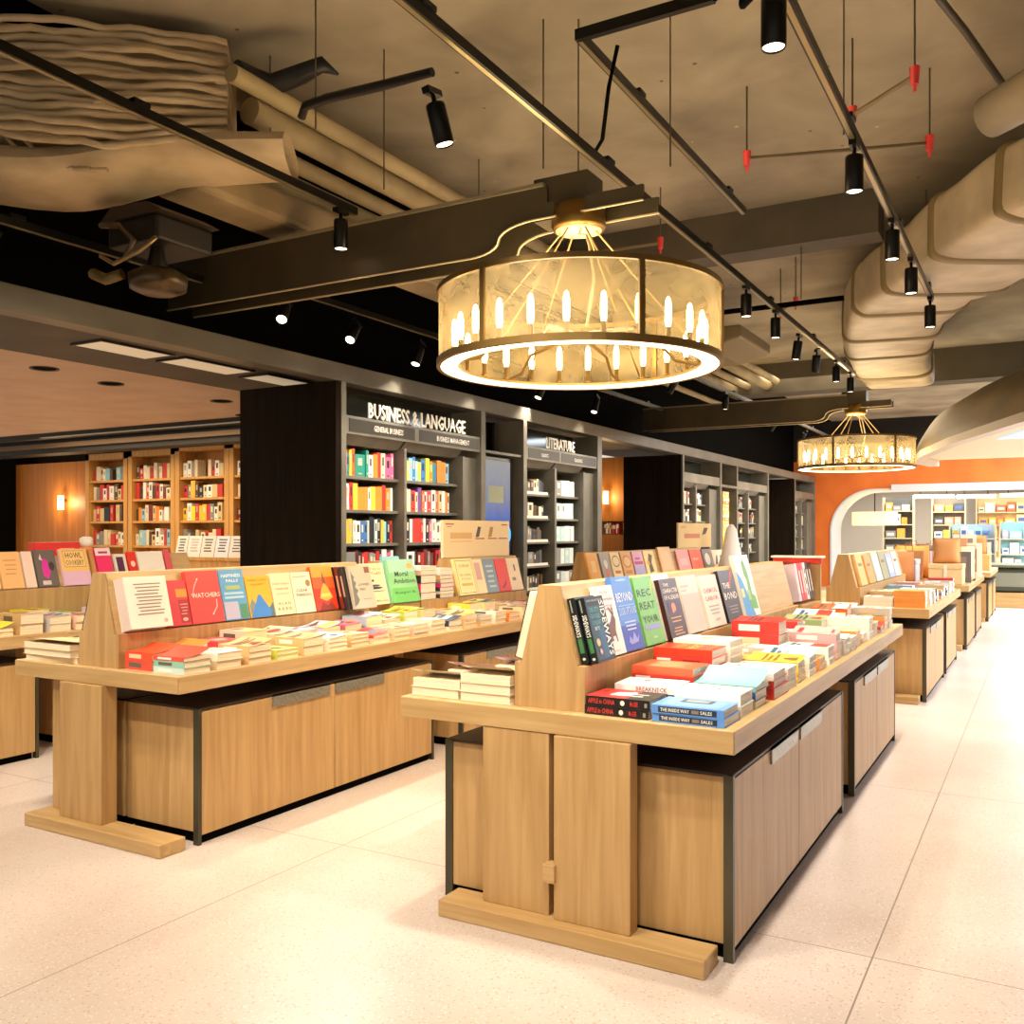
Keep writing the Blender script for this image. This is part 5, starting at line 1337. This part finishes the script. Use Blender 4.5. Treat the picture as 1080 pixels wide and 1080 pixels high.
# ------------------------------------------------------------------ second tables: what stands on them
XM2 = -4.11 + .124
def dM(px0, px1, h, cover, label, art=()):
    y0, y1 = Yx(px0, XM2), Yx(px1, XM2)
    return book(lean(XM2, y0, Zr + .002, 14.5), y1 - y0 - .012, h, .022, cover, label, art, group='picture books on the second middle table')
dM(622, 634, .30, '#f0a83c', 'orange picture book, first on the second middle riser', [('r', .3, .3, .7, .7, '#f4c878')])
dM(636, 646, .29, '#9a9a98', 'grey picture book with pale robot shape, second middle riser', [('e', .5, .6, .2, .14, '#e8e0d4'), ('r', .3, .1, .7, .4, '#d87850'), ('r', .42, .42, .6, .56, '#f0ece4')])
dM(647, 657, .29, '#f4d89a', 'cream picture book with one dark ring, second middle riser', [('e', .5, .66, .4, .22, '#4a3c2c'), ('e', .5, .66, .34, .18, '#f6e0b0'), ('r', .2, .2, .8, .3, '#c85a3c')])
dM(658, 669, .29, '#d89a4a', 'tan picture book with orange ring, second middle riser', [('e', .5, .62, .4, .24, '#a86a2c'), ('e', .5, .62, .33, .19, '#e8b878'), ('r', .2, .15, .8, .28, '#b87838')])
dM(670, 681, .29, '#d89ac8', 'pink and violet picture book, second middle riser', [('r', 0, 0, 1, .4, '#a8a8d8'), ('r', .1, .48, .9, .6, '#b03878'), ('r', .2, .66, .7, .76, '#c85090')])
dM(682, 693, .29, '#f2d88a', 'pale yellow picture book with black figure, second middle riser', [('p', [(.3, .1), (.7, .15), (.6, .5), (.8, .8), (.5, .9), (.3, .6)], '#4a3420'), ('e', .3, .5, .12, .1, '#e8a030')])
dM(698, 711, .33, '#f0bc7c', 'peach hardback standing apart on the second middle riser', [('r', .15, .15, .85, .85, '#f4cc98')])
dM(716, 729, .28, '#f09a9a', 'salmon book under the beige board', [('r', .2, .3, .8, .6, '#f4b8b0')])
dM(730, 742, .28, '#f0705c', 'coral red book under the beige board', [('r', .2, .5, .7, .6, '#f4b8a0')])
dM(743, 752, .28, '#6a645c', 'grey patterned book under the beige board', [('e', .5, .5, .3, .3, '#d8d0c4')])
dM(753, 766, .26, '#f0ddc0', 'cream book with black angular letters beside the beige board', [('p', [(.1, .2), (.3, .2), (.4, .7), (.3, .7)], '#2a2622'), ('p', [(.5, .2), (.9, .2), (.8, .7), (.6, .7)], '#2a2622')])
t = thing('sign_board', 'beige sign board standing over salmon and coral books', 'sign', (-4.11, 12, TZ + .475))
ya, yb = Yx(715, -4.1), Yx(750, -4.1)
MB().box(-4.12, -4.10, ya, yb, TZ + .473, TZ + .80).build('board', M('#f0d49a', .5), t, bevel=.003)
MB().box(-4.0999, -4.098, ya + .25, yb - .5, TZ + .60, TZ + .66).box(-4.0999, -4.098, ya + .1, ya + .3, TZ + .74, TZ + .75).build('printed_lines', M('#d88a6a', .5), t)
MB().prism([(yb - .4, TZ + .64), (yb - .25, TZ + .66), (yb - .15, TZ + .74), (yb - .32, TZ + .74)], -4.0999, -4.097, 'x').build('phone_picture', M('#4a3a30', .4), t)

GW2 = 'stacked books on the second walkway table'
more(-.915, 'walkway side', 8.98, [R_('#e89a4a', 5), R_('#f0e8dc', 5), R_('#c9c4bc', 4), None, None, R_('#d0b48c', 4), None, R_('#f4ece0', 4), None], GW2, 'second walkway table', (.2, .26), 1, 3, 5, depth=.34)
more(-1.19, 'riser side', 9.0, [R_('#f0e8dc', 3), R_('#d0b48c', 4), None, R_('#c9c4bc', 3), None, None, R_('#e4a8a8', 4), None], GW2, 'second walkway table', (.2, .25), 1, 2, 4, depth=.36)
GMM = 'stacked books on the second middle table'
more(-3.53, 'aisle side', 8.6, [None] * 9, GMM, 'second middle table', (.2, .22), 1, 2, 4, depth=.4)
XW2 = -1.62 + .124
for i, (c, nm, w, h) in enumerate([('#e8b878', 'kraft', .34, .3), ('#e8a060', 'orange-brown', .34, .28), ('#c8ccc0', 'grey framed', .4, .3), ('#a8a884', 'olive', .4, .3), ('#a8b8dc', 'pale blue', .4, .27), ('#f0e4d0', 'ivory', .4, .28)]):
    book(lean(XW2, 9.1 + .46 * i, Zr + .002, 14.5), w, h, .03, c, '%s book leaning on the second walkway riser, %s along' % (nm, ORD[i + 1]), [('r', .15, .2, .85, .8, '#f0e8dc')] if i in (2, 4) else [('r', .2, .6, .8, .7, '#8a6a4a')], group='books leaning on the second walkway riser')
# upright pack of spines and low red-lipped shelf at the end of the front walkway riser
t = thing('book_bin', 'wooden open bin with red top edge beyond the front walkway riser', 'book bin', (-1.64, 7.0, TZ))
za = TZ + .0005
MB().box(-1.80, -1.47, 7.26, 7.30, za, za + .44).build('end_board', WV, t)
MB().box(-1.80, -1.76, 6.68, 7.26, za, za + .44).build('back_board', WV, t)
MB().box(-1.76, -1.47, 6.68, 7.26, za, za + .16).build('base_box', WV, t)
MB().box(-1.82, -1.46, 7.24, 7.32, za + .44, za + .48).build('red_edge', M('#e0301e', .4), t)
MB().box(-1.83, -1.45, 7.22, 7.34, za + .48, za + .495).build('white_cap', M('#f4e8d8', .5), t)
for i, (c, nm) in enumerate([('#d8c8d8', 'lilac'), ('#d84a5a', 'raspberry'), ('#e05868', 'rose red'), ('#f4ece0', 'white lettered'), ('#3a3838', 'black'), ('#5a3c3c', 'dark plum')]):
    book(lean(-1.635, 6.72 + .085 * i, za + .162, 10), .07, .27, .14, c, '%s book upright in the wooden bin, %s along' % (nm, ORD[i + 1]), [('r', .3, .2, .7, .8, '#f0e0d0')] if i != 3 else [('r', .3, .1, .7, .3, '#333'), ('r', .3, .4, .7, .6, '#333'), ('r', .3, .7, .7, .85, '#333')], group='books upright in the wooden bin')

# goods on the third and fourth walkway tables, far away
def goods(kind, x, y, z, s, c, label, cat, group='goods on the far walkway tables'):
    s = 1.15 * min(s, 1.25)
    t = thing(kind, label, cat, (x, y, z), group)
    if kind == 'straw_hat':
        MB().lathe([(.001, z + .0), (.2 * s, z + .0), (.2 * s, z + .012), (.1 * s, z + .02), (.095 * s, z + .11), (.06 * s, z + .13), (.001, z + .13)], x, y, 20).build('hat_body', M(c, .8), t)
        MB().lathe([(.101 * s, z + .022), (.099 * s, z + .05)], x, y, 20).build('hat_band', M('#7a5a38', .8), t)
    elif kind == 'gift_box':
        MB().box(x - .16 * s, x + .16 * s, y - .16 * s, y + .16 * s, z, z + .16 * s).build('box_body', M(c, .6), t, bevel=.01)
        MB().box(x - .165 * s, x + .165 * s, y - .165 * s, y + .165 * s, z + .161 * s, z + .21 * s).build('lid', M(c, .5), t, bevel=.008)
        MB().box(x - .02, x + .02, y - .167 * s, y - .1655 * s, z + .01, z + .2 * s).build('ribbon', M('#f0e0c0', .5), t)
    elif kind == 'paper_bag':
        MB().prism([(x - .12 * s, z), (x + .12 * s, z), (x + .14 * s, z + .3 * s), (x - .14 * s, z + .3 * s)], y - .07, y + .07).build('bag_body', M(c, .7), t)
        MB().tube([(x - .05, y - .072, z + .3 * s), (x - .04, y - .072, z + .38 * s), (x + .04, y - .072, z + .38 * s), (x + .05, y - .072, z + .3 * s)], .006, 6).build('handle', M('#a8784a', .7), t)
    elif kind == 'plush_cushion':
        mb = MB()
        N_ = 12
        for sg in (-1, 1):
            rows = []
            for i in range(N_ + 1):
                u = -1 + 2 * i / N_
                row = []
                for j in range(N_ + 1):
                    v = -1 + 2 * j / N_
                    th = .075 * s * (1 - u ** 4) ** .6 * (1 - v ** 4) ** .6
                    row.append((x + .17 * s * u * (1 - .06 * (1 - v * v)), y + sg * th, z + .17 * s * (1 + v * (1 - .06 * (1 - u * u)))))
                rows.append(row)
            mb.grid(rows)
        mb.build('cushion_body', M(c, .9), t)
        q_ = .17 * s
        MB().tube([(x - q_, y, z + .006), (x + q_, y, z + .006), (x + q_, y, z + 2 * q_), (x - q_, y, z + 2 * q_), (x - q_, y, z + .006)], .006, 5).build('piping', M('#b08a60', .8), t)
    else:
        MB().box(x - .17 * s, x + .17 * s, y - .015, y + .015, z, z + .36 * s).build('board', M(c, .6), t)
        MB().box(x - .12 * s, x + .12 * s, y - .017, y - .0152, z + .06 * s, z + .3 * s).build('picture', M('#8a7a68', .6), t)
        MB().box(x - .1 * s, x + .1 * s, y + .015, y + .1, z, z + .015).build('foot', M(c, .6), t)
    return t
zt = TZ + .001
far = [('gift_box', -1.0, 13.5, 1.1, '#e8c48a', 'honey'), ('plush_cushion', -1.75, 13.6, 1.1, '#d8945c', 'orange'), ('picture_stand', -1.45, 13.9, 1.0, '#6a6258', 'charcoal'), ('gift_box', -1.05, 14.2, 1.4, '#d8dce8', 'pale'), ('plush_cushion', -1.9, 14.3, 1.3, '#f0d8a8', 'cream'), ('paper_bag', -1.5, 14.5, 1.2, '#c88a58', 'brown'),
       ('gift_box', -1.1, 14.9, 1.2, '#e8a868', 'orange'), ('plush_cushion', -1.05, 15.4, 1.3, '#f0b060', 'amber'), ('picture_stand', -1.7, 15.2, 1.3, '#e8d8c0', 'cream'), ('paper_bag', -1.9, 15.7, 1.3, '#f0e0d0', 'white'), ('gift_box', -1.5, 15.9, 1.2, '#c87a40', 'rust'), ('paper_bag', -1.1, 16.1, 1.1, '#d8c8e0', 'lilac'),
       ('straw_hat', -1.15, 18.0, 1.2, '#f0e0a0', 'cream'), ('plush_cushion', -1.7, 18.2, 1.2, '#7a7066', 'grey'), ('gift_box', -1.15, 18.7, 1.2, '#e8b070', 'amber'), ('paper_bag', -1.6, 18.9, 1.2, '#e8a050', 'orange'), ('picture_stand', -1.0, 19.2, 1.2, '#f0e8e0', 'white'), ('plush_cushion', -1.5, 19.6, 1.2, '#d8dcf0', 'white'), ('gift_box', -1.0, 19.8, 1.3, '#e8c8a0', 'peach'), ('paper_bag', -1.8, 20.1, 1.2, '#a8c8d8', 'pale blue')]
for i, (k, x, y, s, c, nm) in enumerate(far):
    j = i if y < 17 else i - 12
    x = (-1.12, -1.76)[j % 2] + .03 * (i % 3)
    y = (13.45 if y < 17 else 17.85) + (.53 if y < 17 else .6) * (j // 2) + .05 * (j % 2)
    goods(k, x, y, zt, s, c, '%s %s on the %s walkway table, %s from its near end' % (nm, k.replace('_', ' '), 'third' if y < 17 else 'fourth', ORD[i + 1 if y < 17 else i - 11]), k.split('_')[-1])
t = thing('cone_toy', 'tall white cone-shaped plush with pink stripe behind the picture books', 'plush toy', (-3.72, 12.56, TZ))
MB().lathe([(.001, TZ + .001), (.21, TZ + .001), (.205, TZ + .1), (.13, TZ + .4), (.07, TZ + .72), (.03, TZ + .78), (.001, TZ + .79)], -3.72, 12.56, 24).build('cone_body', M('#e8e2dc', .9), t)
MB().lathe([(.095, TZ + .56), (.112, TZ + .47), (.112, TZ + .46)], -3.72, 12.56, 24).build('pink_stripe', M('#e0a0b0', .9), t)
t = thing('baseball_cap', 'black cap lying at the end of the second middle table', 'cap', (-3.70, 12.15, TZ))
MB().lathe([(.001, TZ + .001), (.1, TZ + .001), (.1, TZ + .02), (.08, TZ + .10)], -3.72, 12.15, 16).build('display_stand', M('#55504a', .5), t)
MB().lathe([(.13, TZ + .09), (.125, TZ + .16), (.09, TZ + .22), (.001, TZ + .24)], -3.72, 12.15, 20).build('crown', M('#16171a', .8), t)
MB().prism([(-3.74, 12.03), (-3.60, 12.02), (-3.52, 12.1), (-3.52, 12.2), (-3.60, 12.28), (-3.74, 12.27)], TZ + .085, TZ + .095, 'z').build('brim', M('#16171a', .8), t)
k = 0
for gx, gy, gs in [(g.location.x, g.location.y, g) for g in list(scene.objects) if g.name.startswith('gift_box') and g.get('category')]:
    kd = ('plush_cushion', 'straw_hat', 'paper_bag', 'picture_stand')[k % 4]
    top = max(v.co.z + gs.location.z for c in gs.children for v in c.data.vertices)
    k += 1
    goods(kd, gx, gy, top + .001, .85, ('#d89a5e', '#f2e2a8', '#c8946a', '#e8dccb')[k % 4 - 1], '%s %s on top of a lidded box, %s along the far walkway tables' % (('orange', 'pale', 'tan', 'ivory')[k % 4 - 1], kd.replace('_', ' '), ORD[k]), kd.split('_')[-1])
# dark green counter at the far end of the walkway
t = thing('service_counter', 'dark green box counter on a wooden base at the walkway end', 'counter', (-.35, 22, 0))
MB().box(-1.15, .9, 21.2, 22.6, 0, .30).build('base', WX, t, bevel=.01)
MB().box(-1.2, .9, 21.2, 22.6, .32, .80).build('tub', M('#3c4234', .35), t, bevel=.06)
MB().box(-1.22, .92, 21.15, 22.65, .80, .86).build('rim', M('#5a5e4a', .35), t, bevel=.02)
MB().box(-1.0, -.3, 21.195, 21.1995, .42, .7).build('front_panel', M('#7d8070', .3), t)

# ------------------------------------------------------------------ the bright shop behind the arch
struct('wall_far', MB().box(-9, 8.8, 36, 36.2, 0, 4.6), M('#e8e0d4', .7))
struct('wall_side', MB().box(-7.0, -6.9, 27.12, 36, 0, 4.6), M('#c9ced6', .6))
struct('ceiling_far', MB().box(-7, 8.8, 28.4, 36, 3.3, 3.4), M('#5a5148', .7))
def far_case(x0, x1, y, ztop, cols, label, nm, seed, back):
    t = thing('display_shelving', label, 'shelving', ((x0 + x1) / 2, y, 0), 'shelving behind the arch')
    MB().box(x0, x1, y + .3, y + .34, 0, ztop).build('back_panel', M(back, .6), t)
    for a in (x0, x1 - .04):
        MB().box(a, a + .04, y, y + .3, 0, ztop).build('upright', M('#d8c8a8', .5), t)
    q = random.Random(seed)
    zz = [.5 + .42 * i for i in range(int((ztop - .4) / .42))]
    for i, z in enumerate(zz):
        MB().box(x0 + .04, x1 - .04, y, y + .3, z - .025, z).build('shelf', M('#e4d4b4', .5), t)
        x = x0 + .08; n = 0
        while x < x1 - .3:
            w = q.uniform(.16, .34); h = q.uniform(.16, .34); c = q.choice(cols); n += 1
            g = thing('boxed_product', '%s carton, %s along, %s shelf up, %s' % (q.choice(['bright', 'glossy', 'printed']), ORD[n], ORD[i + 1], nm), 'box', (x, y, z), 'cartons behind the arch')
            MB().box(x, x + w * .9, y + .04, y + .26, z + .001, z + h).build('carton', M(c, .5), g, bevel=.006)
            MB().box(x + w * .15, x + w * .75, y + .036, y + .0396, z + h * .35, z + h * .7).build('printed_label', M(q.choice(['#f4ece0', '#f0b040', '#4a6ab0', '#e8e0f0']), .5), g)
            x += w
WARM = ['#f0c050', '#e8a040', '#f4dca0', '#e8e0d0', '#d87040', '#f0e090']
COOL = ['#b8d8e8', '#e8f0f4', '#6a90c8', '#f0e8e0', '#a8d8d8', '#c8c8e0']
far_case(-4.4, -3.5, 31, 2.6, ['#d8d8d0', '#8a8a8a', '#f0e8d8', '#e0a850'], 'dark backed shelving just inside the arch curve', 'dark shelving', 1, '#5a5f62')
far_case(-3.2, -2.2, 33, 2.7, ['#e8e0d8', '#3a6a6a', '#f0d860', '#5a5a58', '#e8a078'], 'narrow shelving second inside the arch', 'narrow shelving', 2, '#8a8478')
far_case(-2.0, -.3, 34.5, 2.8, WARM, 'warm yellow shelving deep behind the arch', 'yellow shelving', 3, '#f0d8a0')
far_case(-.2, 2.5, 34.5, 2.8, WARM + COOL, 'mixed bright shelving deep behind the arch', 'bright shelving', 4, '#f0e0c0')
far_case(-2.4, -1.2, 29.5, 1.75, COOL, 'low pale blue shelving behind the counter', 'low blue shelving', 5, '#a8c0e0')
far_case(-1.1, 1.0, 28.8, 1.8, COOL, 'low aqua shelving behind the counter', 'low aqua shelving', 6, '#a8e0e8')
for i, (x0, x1, y, z) in enumerate([(-3.4, -2.3, 30, 2.62), (-2.2, -1.2, 29.5, 2.58), (-1.1, .3, 29.5, 2.6)]):
    t = thing('linear_pendant', 'long white glowing pendant bar behind the arch, %s from the curve' % ORD[i + 1], 'pendant lamp', (x0, y, z), 'white pendant bars')
    MB().box(x0, x1, y - .1, y + .1, z - .10, z).build('diffuser', M('#fff6e4', .5, emit=2.2), t, bevel=.02)
    for q in (x0 + .2, x1 - .2):
        MB().tube([(q, y, z), (q, y, 3.3)], .01, 6).build('rod', BLACK, t)
t = thing('drum_pendant', 'wide cream drum pendant lamp just inside the arch curve', 'pendant lamp', (-4.3, 28.8, 2.0))
MB().lathe([(.62, 1.72), (.62, 2.10), (.60, 2.10), (.60, 1.72), (.62, 1.72)], -4.3, 28.8, 32).build('lamp_shade', M('#f4dc9a', .6, emit=1.0), t)
MB().lathe([(.001, 1.74), (.6, 1.74)], -4.3, 28.8, 32).build('diffuser', M('#fff2d0', .6, emit=1.5), t)
MB().tube([(-4.3, 28.8, 2.1), (-4.3, 28.8, 3.3)], .015, 6).build('rod', BLACK, t)

# the rest of the far, small books
o = MASS.build('distant_books', MASSM)
o['kind'] = 'stuff'
tag(o, 'distant small books in the far bookcases and on the far table stacks', 'books')
# ------------------------------------------------------------------ light
w = bpy.data.worlds.new('world'); scene.world = w
w.use_nodes = True
w.node_tree.nodes['Background'].inputs[0].default_value = (1, .90, .76, 1)
w.node_tree.nodes['Background'].inputs[1].default_value = .6
point(-2.47, CHY, 2.75, 90, r=.5)
point(-2.53, CH2, 2.72, 90, r=.5)
area(-9.5, 5.5, 3.0, 3.5, 5, 105, (1, .82, .6))
area(-11.5, 8.6, 3.0, 4.5, 1.0, 75, (1, .78, .48))
area(2.2, 12, 2.70, 4, 6, 420, (.92, .95, 1))
area(2.0, 22, 4.3, 5, 8, 1300, (.88, .95, 1))  # added overhead fill standing in for daylight from the right, no fitting there
area(-1.5, 31, 3.2, 7, 5, 500, (1, .93, .8))
area(-3.4, 21, 4.3, 3, 9, 260, (1, .82, .58))
scene.view_settings.view_transform = 'Standard'
scene.view_settings.look = 'None'
scene.view_settings.gamma = 1
scene.view_settings.use_curve_mapping = False
scene.view_settings.exposure = .46
print('BOOKS', BOOKS[0], 'OBJECTS', len(scene.objects))
